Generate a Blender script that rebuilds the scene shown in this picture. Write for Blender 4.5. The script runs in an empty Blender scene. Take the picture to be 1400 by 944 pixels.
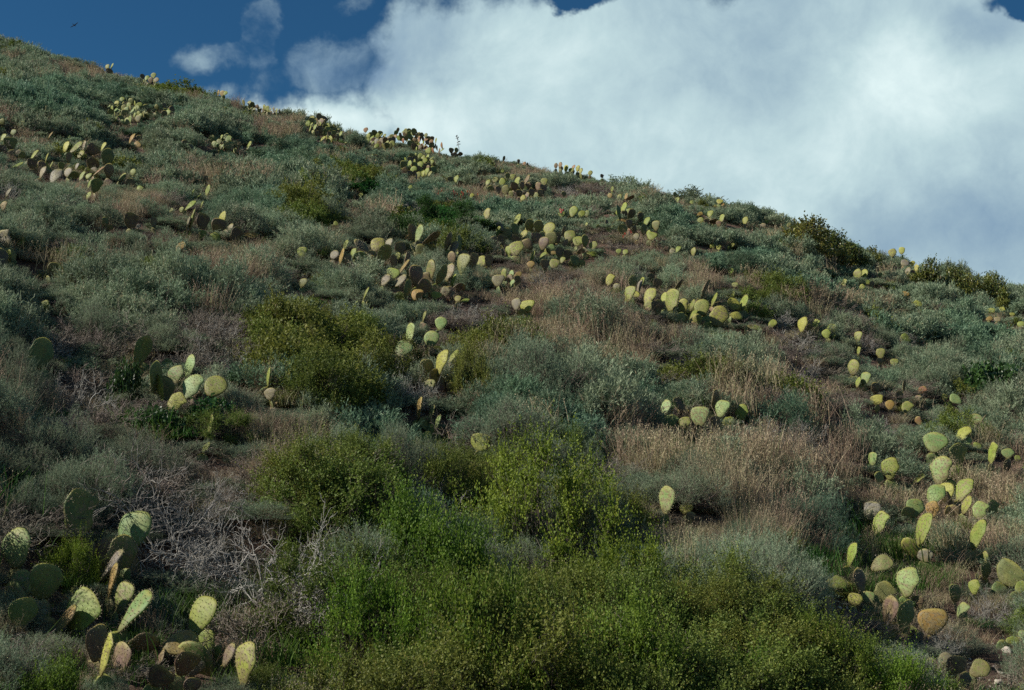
import bpy, math, random
import numpy as np
from mathutils import Matrix, Vector, Euler

random.seed(7)
RNG = np.random.default_rng(11)
scene = bpy.context.scene
COL = scene.collection

# ------------------------------------------------------------------ camera, sky, sun, exposure
F = 1944.4                      # focal length in photo pixels (50 mm on 36 mm film, photo 1400 x 944)
PITCH = math.radians(8.14)
CP, SP = math.cos(PITCH), math.sin(PITCH)
cam_d = bpy.data.cameras.new('camera')
cam = bpy.data.objects.new('camera', cam_d)
COL.objects.link(cam)
cam_d.lens = 50
cam_d.sensor_width = 36
cam_d.clip_start = 0.1
cam_d.clip_end = 6000
cam.location = (0, 0, 0)
cam.rotation_euler = (math.radians(90) + PITCH, 0, 0)
scene.camera = cam

SUN_DIR = Vector((-0.80, -0.10, 0.56)).normalized()      # towards the sun
sun_el = math.asin(SUN_DIR.z)
sun_rot = math.atan2(SUN_DIR.x, SUN_DIR.y)
sd = bpy.data.lights.new('sun', 'SUN')
sd.energy = 5.0
sd.angle = math.radians(0.6)
sd.color = (1.0, 0.94, 0.82)
sun = bpy.data.objects.new('sun', sd)
COL.objects.link(sun)
sun.rotation_euler = (-SUN_DIR).to_track_quat('-Z', 'Y').to_euler()

scene.view_settings.view_transform = 'Standard'
scene.view_settings.look = 'None'
scene.view_settings.exposure = 0.27
scene.view_settings.gamma = 1.0
scene.view_settings.use_curve_mapping = False
scene.cycles.max_bounces = 6
scene.cycles.diffuse_bounces = 3
scene.cycles.transmission_bounces = 3
scene.cycles.transparent_max_bounces = 4
scene.cycles.use_denoising = False


class NT:
    """small helper to write node trees"""
    def __init__(s, tree):
        s.t = tree
        tree.nodes.clear()

    def n(s, kind, **kw):
        nd = s.t.nodes.new(kind)
        for k, v in kw.items():
            setattr(nd, k, v)
        return nd

    def link(s, a, b):
        s.t.links.new(a, b)

    def put(s, sock, v):
        if hasattr(v, 'is_output') or isinstance(v, bpy.types.NodeSocket):
            s.link(v, sock)
        else:
            sock.default_value = v

    def m(s, op, a, b=None, c=None, clamp=False):
        nd = s.n('ShaderNodeMath', operation=op, use_clamp=clamp)
        s.put(nd.inputs[0], a)
        if b is not None:
            s.put(nd.inputs[1], b)
        if c is not None:
            s.put(nd.inputs[2], c)
        return nd.outputs[0]

    def vm(s, op, a, b=None):
        nd = s.n('ShaderNodeVectorMath', operation=op)
        s.put(nd.inputs[0], a)
        if b is not None:
            s.put(nd.inputs[1], b)
        return nd.outputs[0]

    def mix(s, f, a, b, mode='MIX'):
        nd = s.n('ShaderNodeMix', data_type='RGBA', blend_type=mode)
        s.put(nd.inputs[0], f)
        s.put(nd.inputs[6], a)
        s.put(nd.inputs[7], b)
        return nd.outputs[2]

    def step(s, x, lo, hi):
        nd = s.n('ShaderNodeMapRange', interpolation_type='SMOOTHSTEP')
        s.put(nd.inputs[0], x)
        nd.inputs[1].default_value = lo
        nd.inputs[2].default_value = hi
        return nd.outputs[0]

    def noise(s, vec, scale, detail=4, rough=0.55, dist=0.0):
        nd = s.n('ShaderNodeTexNoise')
        s.put(nd.inputs['Vector'], vec)
        nd.inputs['Scale'].default_value = scale
        nd.inputs['Detail'].default_value = detail
        nd.inputs['Roughness'].default_value = rough
        nd.inputs['Distortion'].default_value = dist
        return nd.outputs[0]

    def ramp(s, f, stops):
        nd = s.n('ShaderNodeValToRGB')
        s.put(nd.inputs[0], f)
        cr = nd.color_ramp
        while len(cr.elements) < len(stops):
            cr.elements.new(0.5)
        for e, (p, c) in zip(cr.elements, stops):
            e.position = p
            e.color = (*c, 1) if len(c) == 3 else c
        return nd.outputs[0]


def px_ray(px, py):
    """direction of the sight line through photo pixel (px, py), scaled so that y = 1"""
    u = (np.asarray(px, float) - 700) / F
    v = (472 - np.asarray(py, float)) / F
    d = CP - v * SP
    return u / d, (SP + v * CP) / d


def sky_world():
    w = bpy.data.worlds.new('World')
    scene.world = w
    w.use_nodes = True
    t = NT(w.node_tree)
    out = t.n('ShaderNodeOutputWorld')
    bg = t.n('ShaderNodeBackground')
    t.link(bg.outputs[0], out.inputs[0])
    sky = t.n('ShaderNodeTexSky', sky_type='NISHITA')
    sky.sun_disc = False
    sky.sun_elevation = sun_el
    sky.sun_rotation = sun_rot
    sky.altitude = 200
    sky.air_density = 1.0
    sky.dust_density = 0.2
    sky.ozone_density = 3.0
    blue = t.vm('MULTIPLY', sky.outputs[0], (0.34, 0.82, 1.08))
    blue = t.vm('MULTIPLY', blue, (SKYM, SKYM, SKYM))
    tc = t.n('ShaderNodeTexCoord')
    d = tc.outputs['Generated']
    sep = t.n('ShaderNodeSeparateXYZ')
    t.link(d, sep.inputs[0])
    # direction as slope along y: bearing a and rise e (a field on the sky itself)
    yy = t.m('MAXIMUM', t.m('ABSOLUTE', sep.outputs[1]), 0.15)
    a = t.m('DIVIDE', sep.outputs[0], yy)
    e = t.m('DIVIDE', sep.outputs[2], yy)
    true_e = e
    w1 = t.noise(t.vm('ADD', d, (7.1, 3.3, 1.9)), 9.0, 6, .62)
    w2 = t.noise(t.vm('ADD', d, (2.7, 8.3, 4.4)), 9.0, 6, .62)
    a = t.m('ADD', a, t.m('MULTIPLY', t.m('SUBTRACT', w1, .5), .09))
    e = t.m('ADD', e, t.m('MULTIPLY', t.m('SUBTRACT', w2, .5), .09))
    comb = t.n('ShaderNodeCombineXYZ')
    t.link(a, comb.inputs[0])
    t.link(e, comb.inputs[1])
    front = t.step(sep.outputs[1], -0.1, 0.2)
    n1 = t.noise(d, 5.5, 9, 0.60, 0.25)
    n2 = t.noise(d, 16.0, 8, 0.62, 0.3)
    nb = t.noise(t.vm('ADD', d, (3.1, 1.7, 0.4)), 3.2, 6, 0.55, 0.2)
    # cloud bodies: (px, py, rx, ry, weight)
    blobs = [(980, 330, 600, 300, 1.0), (690, 130, 215, 165, .95), (1150, 120, 420, 190, 1.0), (435, 185, 185, 92, 1.0), (375, 165, 85, 55, .9), (590, 60, 75, 90, .8),
             (640, 60, 110, 95, 1.0), (350, 40, 40, 48, .13), (305, 62, 55, 26, .10), (460, 78, 95, 45, .17), (400, 100, 60, 35, .08),
             (500, 0, 40, 22, .16), (900, 60, 220, 130, 1.0), (1360, 60, 120, 90, .8), (300, 115, 45, 14, .35)]
    cover = None
    for (px, py, rx, ry, wt) in blobs:
        ca, ce = px_ray(px, py)
        ax = t.m('DIVIDE', t.m('SUBTRACT', a, float(ca)), rx / F)
        ex = t.m('DIVIDE', t.m('SUBTRACT', e, float(ce)), ry / F)
        r = t.m('SQRT', t.m('ADD', t.m('MULTIPLY', ax, ax), t.m('MULTIPLY', ex, ex)))
        b = t.m('MULTIPLY', t.m('SUBTRACT', 1.0, r), min(rx, ry) / 75.0)
        b = t.m('MINIMUM', b, wt)
        cover = b if cover is None else t.m('MAXIMUM', cover, b)
    # blue gaps
    for (px, py, rx, ry) in [(795, -6, 44, 18), (1392, -6, 40, 16)]:
        ca, ce = px_ray(px, py)
        ax = t.m('DIVIDE', t.m('SUBTRACT', a, float(ca)), rx / F)
        ex = t.m('DIVIDE', t.m('SUBTRACT', e, float(ce)), ry / F)
        r = t.m('SQRT', t.m('ADD', t.m('MULTIPLY', ax, ax), t.m('MULTIPLY', ex, ex)))
        g = t.m('MULTIPLY', t.m('MAXIMUM', t.m('SUBTRACT', 1.7, r), 0.0), 0.75)
        cover = t.m('SUBTRACT', cover, g)
    edge = t.m('ADD', t.m('MULTIPLY', t.m('SUBTRACT', n1, 0.5), 1.5), t.m('MULTIPLY', t.m('SUBTRACT', n2, 0.5), 0.9))
    dens_f = t.step(t.m('ADD', cover, edge), 0.0, 0.52)
    dens_b = t.step(nb, 0.54, 0.70)
    # unseen sky above and behind: cloud thinned on purpose to weaken the fill light
    high = t.step(true_e, 0.50, 0.8)
    dens_f = t.m('ADD', t.m('MULTIPLY', dens_f, t.m('SUBTRACT', 1.0, high)), t.m('MULTIPLY', dens_b, high))
    dens = t.m('ADD', t.m('MULTIPLY', dens_f, front), t.m('MULTIPLY', dens_b, t.m('SUBTRACT', 1.0, front)))
    # brightness inside the cloud
    n3 = t.noise(t.vm('ADD', d, (0.3, 2.2, 5.0)), 4.0, 5, 0.5, 0.5)
    n4 = t.noise(t.vm('ADD', d, (1.3, .2, 2.0)), 12.0, 7, 0.6, 0.4)
    n5 = t.noise(d, 34.0, 6, 0.62, 0.4)
    lum = t.m('ADD', t.m('MULTIPLY', n3, 0.60), t.m('MULTIPLY', n4, 0.40))
    lum = t.m('ADD', lum, t.m('MULTIPLY', t.m('SUBTRACT', n5, .5), .16))

    def glow(px, py, rx, ry, amt):
        ca, ce = px_ray(px, py)
        ax = t.m('DIVIDE', t.m('SUBTRACT', a, float(ca)), rx / F)
        ex = t.m('DIVIDE', t.m('SUBTRACT', e, float(ce)), ry / F)
        r = t.m('ADD', t.m('MULTIPLY', ax, ax), t.m('MULTIPLY', ex, ex))
        return t.m('MULTIPLY', t.m('EXPONENT', t.m('MULTIPLY', r, -1.0)), amt)
    for g in [(420, 155, 150, 40, .26), (630, 150, 120, 60, .10), (1230, 110, 110, 70, .16), (1130, 230, 160, 70, .10), (680, 70, 120, 60, .05),
              (1250, 330, 200, 90, -.17), (1390, 270, 90, 120, -.12), (800, 70, 110, 50, .05), (960, 110, 150, 60, -.05),
              (480, 90, 110, 45, -.20), (330, 50, 70, 60, -.20), (600, 45, 50, 60, -.08), (1330, 20, 100, 30, -.10)]:
        lum = t.m('ADD', lum, glow(*g))
    cl = t.ramp(lum, [(0.20, (0.16, 0.26, 0.38)), (0.38, (0.30, 0.42, 0.49)), (0.52, (0.44, 0.58, 0.61)), (0.70, (0.66, 0.79, 0.79))])
    colr = t.mix(dens, blue, cl)
    t.link(colr, bg.inputs[0])
    bg.inputs[1].default_value = 1.0


SKYM = 0.042
sky_world()

# ------------------------------------------------------------------ terrain
RIDGE = [(-400, 30), (-200, 42), (0, 62), (60, 76), (130, 97), (200, 112), (260, 122), (300, 134), (350, 150), (400, 160), (450, 174), (500, 190), (560, 204),
         (620, 214), (680, 220), (740, 231), (800, 240), (860, 247), (900, 255), (950, 266), (1000, 280), (1050, 297), (1100, 315), (1150, 338),
         (1200, 352), (1260, 368), (1300, 378), (1350, 390), (1400, 397), (1500, 420), (1700, 470), (1900, 520)]
RU, RT = px_ray([p[0] for p in RIDGE], [p[1] for p in RIDGE])


def bumps(x, y):
    return (0.10 * np.sin(x * 0.9 + 1.3 * np.sin(y * 0.37)) * np.cos(y * 0.61 + 0.6) + 0.07 * np.sin(x * 1.9 + y * 0.8 + 2) +
            0.16 * np.sin(x * 0.31 - y * 0.23 + 1.0) + 0.05 * np.sin(x * 3.1 - y * 2.3))


def ridge_r(u):
    return np.interp(u, [-0.45, -0.36, 0.0, 0.36, 0.5], [60, 57, 48, 40, 38])


def ground(x, y):
    x = np.asarray(x, float)
    y = np.asarray(y, float)
    yc = np.maximum(y, 1.5)
    u = x / yc
    T = np.interp(u, RU, RT)
    R = ridge_r(u)
    s = yc / R
    g = 1 / s - 1 + 2.5 * np.minimum(np.maximum(0, s - 0.8), 0.9) ** 2 + 2.0 * np.maximum(0, s - 1.7) - 0.1
    t = T - (3.6 / R) * g - 0.30 / R
    z = yc * t
    fade = np.clip((y - 4) / 4, 0, 1)
    z = z + bumps(x, y) * fade * np.clip((1.25 - s) / 0.3, 0.2, 1)
    k = 0.35
    m = np.maximum(z, -1.6)
    z = m + k * np.log(np.exp((z - m) / k) + np.exp((-1.6 - m) / k)) - 0.0   # soft join with the level ground at the foot
    far = np.clip((yc - 1.9 * R) / 60, 0, 1)
    z = z * (1 - far) + (-6.0) * far
    return z


def hit(px, py):
    """ground point seen through a photo pixel (on the crest where the pixel is above it)"""
    a, e = px_ray(px, py)
    a, e = float(a), float(e)
    R = float(ridge_r(a))
    ys = np.concatenate([np.arange(4.5, 20, 0.05), np.arange(20, 1.02 * R, 0.1)])
    gap = ys * e - ground(ys * a, ys)
    k = np.argmax(gap < 0)
    if gap[k] >= 0:
        k = int(np.argmin(gap[ys > 0.5 * R])) + int(np.sum(ys <= 0.5 * R))
        y = ys[k]
    else:
        y = ys[k]
        if k > 0:
            g0, g1 = gap[k - 1], gap[k]
            y = ys[k - 1] + (ys[k] - ys[k - 1]) * g0 / (g0 - g1)
    return a * y, y, float(ground(a * y, y))


def project(x, y, z):
    yc = y * CP + z * SP
    zc = -y * SP + z * CP
    return 700 + F * x / yc, 472 - F * zc / yc


# ------------------------------------------------------------------ mesh helpers
def mesh_np(name, V, quads=None, tris=None, mats=(), qm=None, tm=None, tint=None, smooth=False):
    me = bpy.data.meshes.new(name)
    V = np.asarray(V, np.float32)
    q = np.zeros((0, 4), np.int32) if quads is None else np.asarray(quads, np.int32).reshape(-1, 4)
    t = np.zeros((0, 3), np.int32) if tris is None else np.asarray(tris, np.int32).reshape(-1, 3)
    me.vertices.add(len(V))
    me.vertices.foreach_set('co', V.ravel())
    me.loops.add(q.size + t.size)
    me.loops.foreach_set('vertex_index', np.concatenate([q.ravel(), t.ravel()]))
    me.polygons.add(len(q) + len(t))
    st = np.concatenate([np.arange(len(q)) * 4, q.size + np.arange(len(t)) * 3]).astype(np.int32)
    me.polygons.foreach_set('loop_start', st)
    mi = np.concatenate([np.zeros(len(q), np.int32) if qm is None else np.broadcast_to(qm, len(q)),
                         np.zeros(len(t), np.int32) if tm is None else np.broadcast_to(tm, len(t))]).astype(np.int32)
    for m in mats:
        me.materials.append(m)
    me.polygons.foreach_set('material_index', mi)
    if smooth:
        me.polygons.foreach_set('use_smooth', np.ones(len(mi), bool))
    me.update(calc_edges=True)
    if tint is not None:
        at = me.attributes.new('tint', 'FLOAT', 'POINT')
        at.data.foreach_set('value', np.asarray(tint, np.float32))
    return me


class Geo:
    def __init__(s):
        s.V, s.Q, s.T, s.qm, s.tm, s.ti, s.n = [], [], [], [], [], [], 0

    def add(s, V, Q=None, T=None, mat=0, tint=0.5):
        V = np.asarray(V, float).reshape(-1, 3)
        s.V.append(V)
        if Q is not None and len(Q):
            Q = np.asarray(Q, int).reshape(-1, 4)
            s.Q.append(Q + s.n)
            s.qm.append(np.full(len(Q), mat))
        if T is not None and len(T):
            T = np.asarray(T, int).reshape(-1, 3)
            s.T.append(T + s.n)
            s.tm.append(np.full(len(T), mat))
        s.ti.append(np.broadcast_to(np.asarray(tint, float), (len(V),)))
        s.n += len(V)

    def arrays(s):
        V = np.concatenate(s.V)
        Q = np.concatenate(s.Q) if s.Q else np.zeros((0, 4), int)
        T = np.concatenate(s.T) if s.T else np.zeros((0, 3), int)
        qm = np.concatenate(s.qm) if s.qm else np.zeros(0, int)
        tm = np.concatenate(s.tm) if s.tm else np.zeros(0, int)
        return V, Q, T, qm, tm, np.concatenate(s.ti)

    def mesh(s, name, mats, smooth=False):
        V, Q, T, qm, tm, ti = s.arrays()
        return mesh_np(name, V, Q, T, mats, qm, tm, ti, smooth)


def unit(v):
    return v / np.maximum(np.linalg.norm(v, axis=-1, keepdims=True), 1e-9)


def leaves(g, P, D, L, W, mat, tint, rng, round_=0.45, fold=0.0):
    """diamond leaves at P pointing along D; one small quad each"""
    n = len(P)
    side = unit(np.cross(D, rng.normal(size=(n, 3))))
    L = np.broadcast_to(np.asarray(L, float), (n,))[:, None]
    W = np.broadcast_to(np.asarray(W, float), (n,))[:, None]
    nrm = np.cross(D, side)
    a = P
    b = P + D * L * round_ + side * W * 0.5 + nrm * W * fold
    c = P + D * L
    d = P + D * L * round_ - side * W * 0.5 + nrm * W * fold
    V = np.stack([a, b, c, d], 1).reshape(-1, 3)
    Q = np.arange(4 * n).reshape(-1, 4)
    g.add(V, Q=Q, mat=mat, tint=np.repeat(np.broadcast_to(tint, (n,)), 4))


def rods(g, A, B, ra, rb, mat, tint, rng):
    """thin three-sided twigs from A to B"""
    n = len(A)
    D = unit(B - A)
    s1 = unit(np.cross(D, rng.normal(size=(n, 3))))
    s2 = np.cross(D, s1)
    ra = np.broadcast_to(np.asarray(ra, float), (n,))[:, None]
    rb = np.broadcast_to(np.asarray(rb, float), (n,))[:, None]
    vs = []
    for k in range(3):
        w = s1 * math.cos(k * 2.094) + s2 * math.sin(k * 2.094)
        vs += [A + w * ra, B + w * rb]
    V = np.stack(vs, 1).reshape(-1, 3)
    base = np.arange(n)[:, None] * 6
    Q = np.concatenate([base + np.array([[0, 2, 3, 1]]), base + np.array([[2, 4, 5, 3]]), base + np.array([[4, 0, 1, 5]])])
    g.add(V, Q=Q, mat=mat, tint=np.repeat(np.broadcast_to(tint, (n,)), 6))


def dome(rng, n, R, H, lump, shell, low=-0.05):
    d = rng.normal(size=(n, 3))
    d[:, 2] = np.abs(d[:, 2]) * 1.0 + low
    d = unit(d)
    r = np.ones(n)
    for _ in range(9):
        c = unit(np.append(rng.normal(size=2), abs(rng.normal()) * .8))
        r += lump * rng.uniform(-.9, 1.2) * np.exp(-((d - c) ** 2).sum(1) / rng.uniform(.08, .3))
    f = shell + (1 - shell) * rng.random(n) ** 0.6
    k = (r * f)[:, None]
    return d * k * np.array([R, R, H]), d


def sprigs(g, gs, rng, R, H, ns, nl, slen, ll, lw, up, lump, shell=.62, jit=.35, lay=.75, mat=0, round_=.45, stems=0.3, sw=.003, dry=.0, low=-.05, curve=.25, clus=0, crad=(.22, .42)):
    if clus:
        kk = 1.20 - (crad[0] + crad[1]) * .65
        C0, d0 = dome(rng, clus, R * kk, H * kk, lump, .55, low)
        ci = rng.integers(0, clus, ns)
        cr = rng.uniform(crad[0], crad[1], clus)
        d = rng.normal(size=(ns, 3))
        d = unit(d * np.array([1, 1, 1]) + d0[ci] * .9)
        q = (cr[ci] * (.55 + .45 * rng.random(ns) ** .5))[:, None]
        P = C0[ci] + d * q * np.array([R, R, H])
        P[:, 2] = np.maximum(P[:, 2], .02)
        d = unit(d + d0[ci] * .3)
    else:
        P, d = dome(rng, ns, R, H, lump, shell, low)
    D = unit(d * (1 - up) + np.array([0, 0, up]) + rng.normal(size=(ns, 3)) * jit)
    sl = slen * rng.uniform(.6, 1.25, ns)
    S = P - D * sl[:, None] * 0.65
    S[:, 2] = np.maximum(S[:, 2], 0.0)
    s = np.linspace(.12, 1, nl)[None, :, None]
    bend = rng.normal(size=(ns, 3)) * curve
    pts = S[:, None, :] + D[:, None, :] * sl[:, None, None] * s + bend[:, None, :] * sl[:, None, None] * s * s
    tsp = rng.random(ns)
    if dry > 0:
        tsp = np.where(rng.random(ns) < dry, 1.4, tsp * .9)
    ld = unit(D[:, None, :] * lay + rng.normal(size=(ns, nl, 3)) * .6)
    n = ns * nl
    tint = (tsp[:, None] * .75 + rng.random((ns, nl)) * .25)
    size = rng.uniform(.7, 1.25, n)
    leaves(g, pts.reshape(n, 3), ld.reshape(n, 3), ll * size, lw * size, mat, tint.reshape(n), rng, round_)
    if gs is not None:
        # the sprig's own stem, and the wood that carries it
        k = rng.random(ns) < .6
        rods(gs, S[k], pts[k, nl // 2], sw * .6, sw * .3, 0, rng.random(k.sum()), rng)
        k = rng.random(ns) < stems
        A = rng.normal(size=(k.sum(), 3)) * np.array([R * .12, R * .12, 0])
        M = (A + S[k]) / 2 + rng.normal(size=(k.sum(), 3)) * R * .06
        M[:, 2] = np.abs(M[:, 2]) * .8
        rods(gs, A, M, sw * 1.8, sw * 1.2, 0, rng.random(k.sum()), rng)
        rods(gs, M, S[k], sw * 1.2, sw * .6, 0, rng.random(k.sum()), rng)


# ------------------------------------------------------------------ materials
def base_mat(name):
    m = bpy.data.materials.new(name)
    m.use_nodes = True
    t = NT(m.node_tree)
    out = t.n('ShaderNodeOutputMaterial')
    return m, t, out


def leaf_mat(name, stops, trans=.28, rough=.6, vary=.22, spec=.25):
    m, t, out = base_mat(name)
    at = t.n('ShaderNodeAttribute', attribute_name='tint')
    it = t.n('ShaderNodeAttribute', attribute_name='itint', attribute_type='INSTANCER')
    oi = t.n('ShaderNodeObjectInfo')
    geo = t.n('ShaderNodeNewGeometry')
    big = t.noise(geo.outputs['Position'], 0.55, 3, .6)
    f = t.m('ADD', at.outputs['Fac'], t.m('MULTIPLY', t.m('SUBTRACT', big, .5), .7))
    c = t.ramp(t.m('MULTIPLY', f, 0.7), stops)
    v = t.m('ADD', t.m('ADD', oi.outputs['Random'], it.outputs['Fac']), 0.0)
    v = t.m('FRACT', t.m('MULTIPLY', v, 1.618))
    hs = t.n('ShaderNodeHueSaturation')
    t.link(c, hs.inputs['Color'])
    t.link(t.m('ADD', t.m('MULTIPLY', v, vary * 2), 1 - vary), hs.inputs['Value'])
    t.link(t.m('ADD', t.m('MULTIPLY', t.m('FRACT', t.m('MULTIPLY', v, 7.3)), .05), .475), hs.inputs['Hue'])
    hs.inputs['Saturation'].default_value = 1.0
    b = t.n('ShaderNodeBsdfPrincipled')
    t.link(hs.outputs[0], b.inputs['Base Color'])
    b.inputs['Roughness'].default_value = rough
    b.inputs['Specular IOR Level'].default_value = spec
    tr = t.n('ShaderNodeBsdfTranslucent')
    t.link(hs.outputs[0], tr.inputs[0])
    mx = t.n('ShaderNodeMixShader')
    mx.inputs[0].default_value = trans
    t.link(b.outputs[0], mx.inputs[1])
    t.link(tr.outputs[0], mx.inputs[2])
    t.link(mx.outputs[0], out.inputs[0])
    return m


M = {}
M['sage'] = leaf_mat('sagebrush_leaf', [(0.0, (.145, .195, .118)), (.35, (.240, .310, .192)), (.62, (.345, .405, .268)), (.8, (.33, .30, .19)), (1.0, (.28, .21, .13))])
M['teal'] = leaf_mat('blue_green_leaf', [(0.0, (.095, .168, .098)), (.4, (.158, .258, .155)), (.75, (.235, .338, .215)), (1.0, (.25, .27, .15))])
M['green'] = leaf_mat('olive_green_leaf', [(0.0, (.070, .130, .016)), (.35, (.140, .222, .024)), (.65, (.225, .318, .036)), (.92, (.29, .34, .05)), (1.0, (.28, .22, .08))], trans=.36)
M['yg'] = leaf_mat('yellow_green_leaf', [(0.0, (.085, .120, .024)), (.4, (.155, .195, .036)), (.75, (.23, .25, .05)), (1.0, (.28, .24, .09))], trans=.34)
M['dark'] = leaf_mat('dark_broad_leaf', [(0.0, (.022, .060, .018)), (.5, (.040, .105, .026)), (1.0, (.080, .165, .035))], rough=.42, spec=.45)
M['berry'] = leaf_mat('leathery_leaf', [(0.0, (.045, .075, .022)), (.35, (.10, .13, .03)), (.65, (.24, .23, .045)), (.85, (.34, .26, .06)), (1.0, (.30, .10, .04))], rough=.4, spec=.4)
M['grass'] = leaf_mat('dry_grass_stem', [(0.0, (.24, .165, .115)), (.3, (.35, .268, .175)), (.5, (.46, .38, .25)), (.68, (.24, .27, .11)), (.85, (.46, .38, .25)), (1.0, (.56, .48, .36))], trans=.2)
M['fresh'] = leaf_mat('fresh_grass_blade', [(0.0, (.030, .085, .014)), (.5, (.070, .150, .022)), (1.0, (.125, .205, .040))], trans=.4)
M['lush'] = leaf_mat('lush_green_leaf', [(0.0, (.028, .085, .020)), (.5, (.055, .135, .028)), (1.0, (.10, .19, .04))], trans=.4)
M['wood'] = leaf_mat('shrub_wood', [(0.0, (.075, .055, .045)), (.5, (.14, .115, .095)), (1.0, (.22, .19, .16))], trans=0.0)
M['twig'] = leaf_mat('bleached_twig', [(0.0, (.17, .155, .135)), (.4, (.30, .285, .255)), (.75, (.45, .43, .395)), (1.0, (.62, .60, .56))], trans=0.0)
M['litter'] = leaf_mat('dry_twig_litter', [(0.0, (.12, .095, .075)), (.4, (.20, .165, .135)), (.75, (.30, .26, .22)), (1.0, (.38, .34, .30))], trans=0.0)
M['red'] = leaf_mat('red_petal', [(0.0, (.45, .03, .02)), (1.0, (.65, .08, .04))], trans=.2)


def pad_mat():
    m, t, out = base_mat('cactus_skin')
    oi = t.n('ShaderNodeObjectInfo')
    tc = t.n('ShaderNodeTexCoord')
    off = t.vm('MULTIPLY', oi.outputs['Location'], (3.7, 5.1, 2.9))
    p = t.vm('ADD', tc.outputs['Object'], off)
    # the skin's own blotches, worn corky patches and a warmer rim
    n = t.noise(p, 2.2, 5, .62)
    n2 = t.noise(p, 7.5, 6, .65)
    n3 = t.noise(p, 28, 3, .6)
    col = oi.outputs['Color']
    c = t.mix(t.m('MULTIPLY', t.step(n, .38, .68), .40), col, (0.30, 0.27, 0.07, 1))
    c = t.mix(t.m('MULTIPLY', t.step(n2, .38, .70), .65), c, t.mix(1.0, c, (.52, .50, .40, 1), 'MULTIPLY'))
    w = t.m('MULTIPLY', t.step(t.m('ADD', n2, t.m('MULTIPLY', oi.outputs['Random'], .22)), .67, .74), .80)
    c = t.mix(w, c, (.21, .165, .085, 1))
    c = t.mix(t.m('MULTIPLY', t.step(n3, .50, .8), .18), c, (.30, .31, .14, 1))
    sep = t.n('ShaderNodeSeparateXYZ')
    t.link(tc.outputs['Object'], sep.inputs[0])
    # bark-like brown creeping up from the joint, yellowed margin at the top
    low = t.m('SUBTRACT', 1.0, t.step(t.m('ADD', sep.outputs[2], t.m('MULTIPLY', t.m('SUBTRACT', n, .5), .9)), .05, .42))
    c = t.mix(t.m('MULTIPLY', low, t.m('MULTIPLY', t.m('ADD', oi.outputs['Random'], .25), .75)), c, (.15, .125, .05, 1))
    top = t.step(t.m('ADD', sep.outputs[2], t.m('MULTIPLY', n2, .15)), .88, 1.05)
    c = t.mix(t.m('MULTIPLY', top, .45), c, (.36, .32, .07, 1))
    v = t.n('ShaderNodeTexVoronoi')
    v.inputs['Scale'].default_value = 8.5
    v.inputs['Randomness'].default_value = .55
    sq = t.vm('MULTIPLY', tc.outputs['Object'], (1, 0, 1))
    t.link(sq, v.inputs['Vector'])
    dot = t.m('SUBTRACT', 1.0, t.step(v.outputs['Distance'], .12, .24))
    c = t.mix(t.m('MULTIPLY', dot, .25), c, (.10, .075, .03, 1))
    b = t.n('ShaderNodeBsdfPrincipled')
    t.link(c, b.inputs['Base Color'])
    b.inputs['Roughness'].default_value = .58
    b.inputs['Specular IOR Level'].default_value = .3
    bp = t.n('ShaderNodeBump')
    bp.inputs['Strength'].default_value = .35
    bp.inputs['Distance'].default_value = .01
    t.link(t.m('ADD', n2, t.m('MULTIPLY', dot, .6)), bp.inputs['Height'])
    t.link(bp.outputs[0], b.inputs['Normal'])
    t.link(b.outputs[0], out.inputs[0])
    return m


def plain(name, c, rough=.7, scale=20, amt=.35):
    m, t, out = base_mat(name)
    tc = t.n('ShaderNodeTexCoord')
    n = t.noise(tc.outputs['Object'], scale, 5, .6)
    cc = t.mix(n, (*[x * (1 - amt) for x in c], 1), (*[min(1, x * (1 + amt)) for x in c], 1))
    b = t.n('ShaderNodeBsdfPrincipled')
    t.link(cc, b.inputs['Base Color'])
    b.inputs['Roughness'].default_value = rough
    t.link(b.outputs[0], out.inputs[0])
    return m


M['pad'] = pad_mat()
M['areole'] = plain('areole', (.10, .07, .035))
M['spine'] = plain('spine', (.62, .54, .34))
M['fruit'] = plain('prickly_pear_fruit', (.38, .06, .05))
M['stone'] = plain('pale_stone', (.46, .40, .34), .9, 9, .3)
M['bird'] = plain('dark_plumage', (.04, .04, .045))
M['stalk'] = plain('dry_stalk', (.09, .06, .045))


def soil_mat():
    m, t, out = base_mat('hillside_soil')
    g = t.n('ShaderNodeNewGeometry')
    p = g.outputs['Position']
    n = t.noise(p, 1.1, 6, .6)
    n2 = t.noise(p, 14, 6, .7)
    n3 = t.noise(p, 60, 4, .7)
    c = t.ramp(t.m('ADD', t.m('MULTIPLY', n, .5), t.m('MULTIPLY', n2, .5)),
               [(.3, (.065, .040, .026)), (.5, (.145, .082, .053)), (.68, (.21, .135, .092))])
    c = t.mix(t.m('MULTIPLY', t.step(n3, .55, .75), .5), c, (.27, .21, .16, 1))
    b = t.n('ShaderNodeBsdfPrincipled')
    t.link(c, b.inputs['Base Color'])
    b.inputs['Roughness'].default_value = .95
    bp = t.n('ShaderNodeBump')
    bp.inputs['Strength'].default_value = .9
    bp.inputs['Distance'].default_value = .05
    t.link(t.m('ADD', n2, n3), bp.inputs['Height'])
    t.link(bp.outputs[0], b.inputs['Normal'])
    t.link(b.outputs[0], out.inputs[0])
    return m


M['soil'] = soil_mat()


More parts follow.
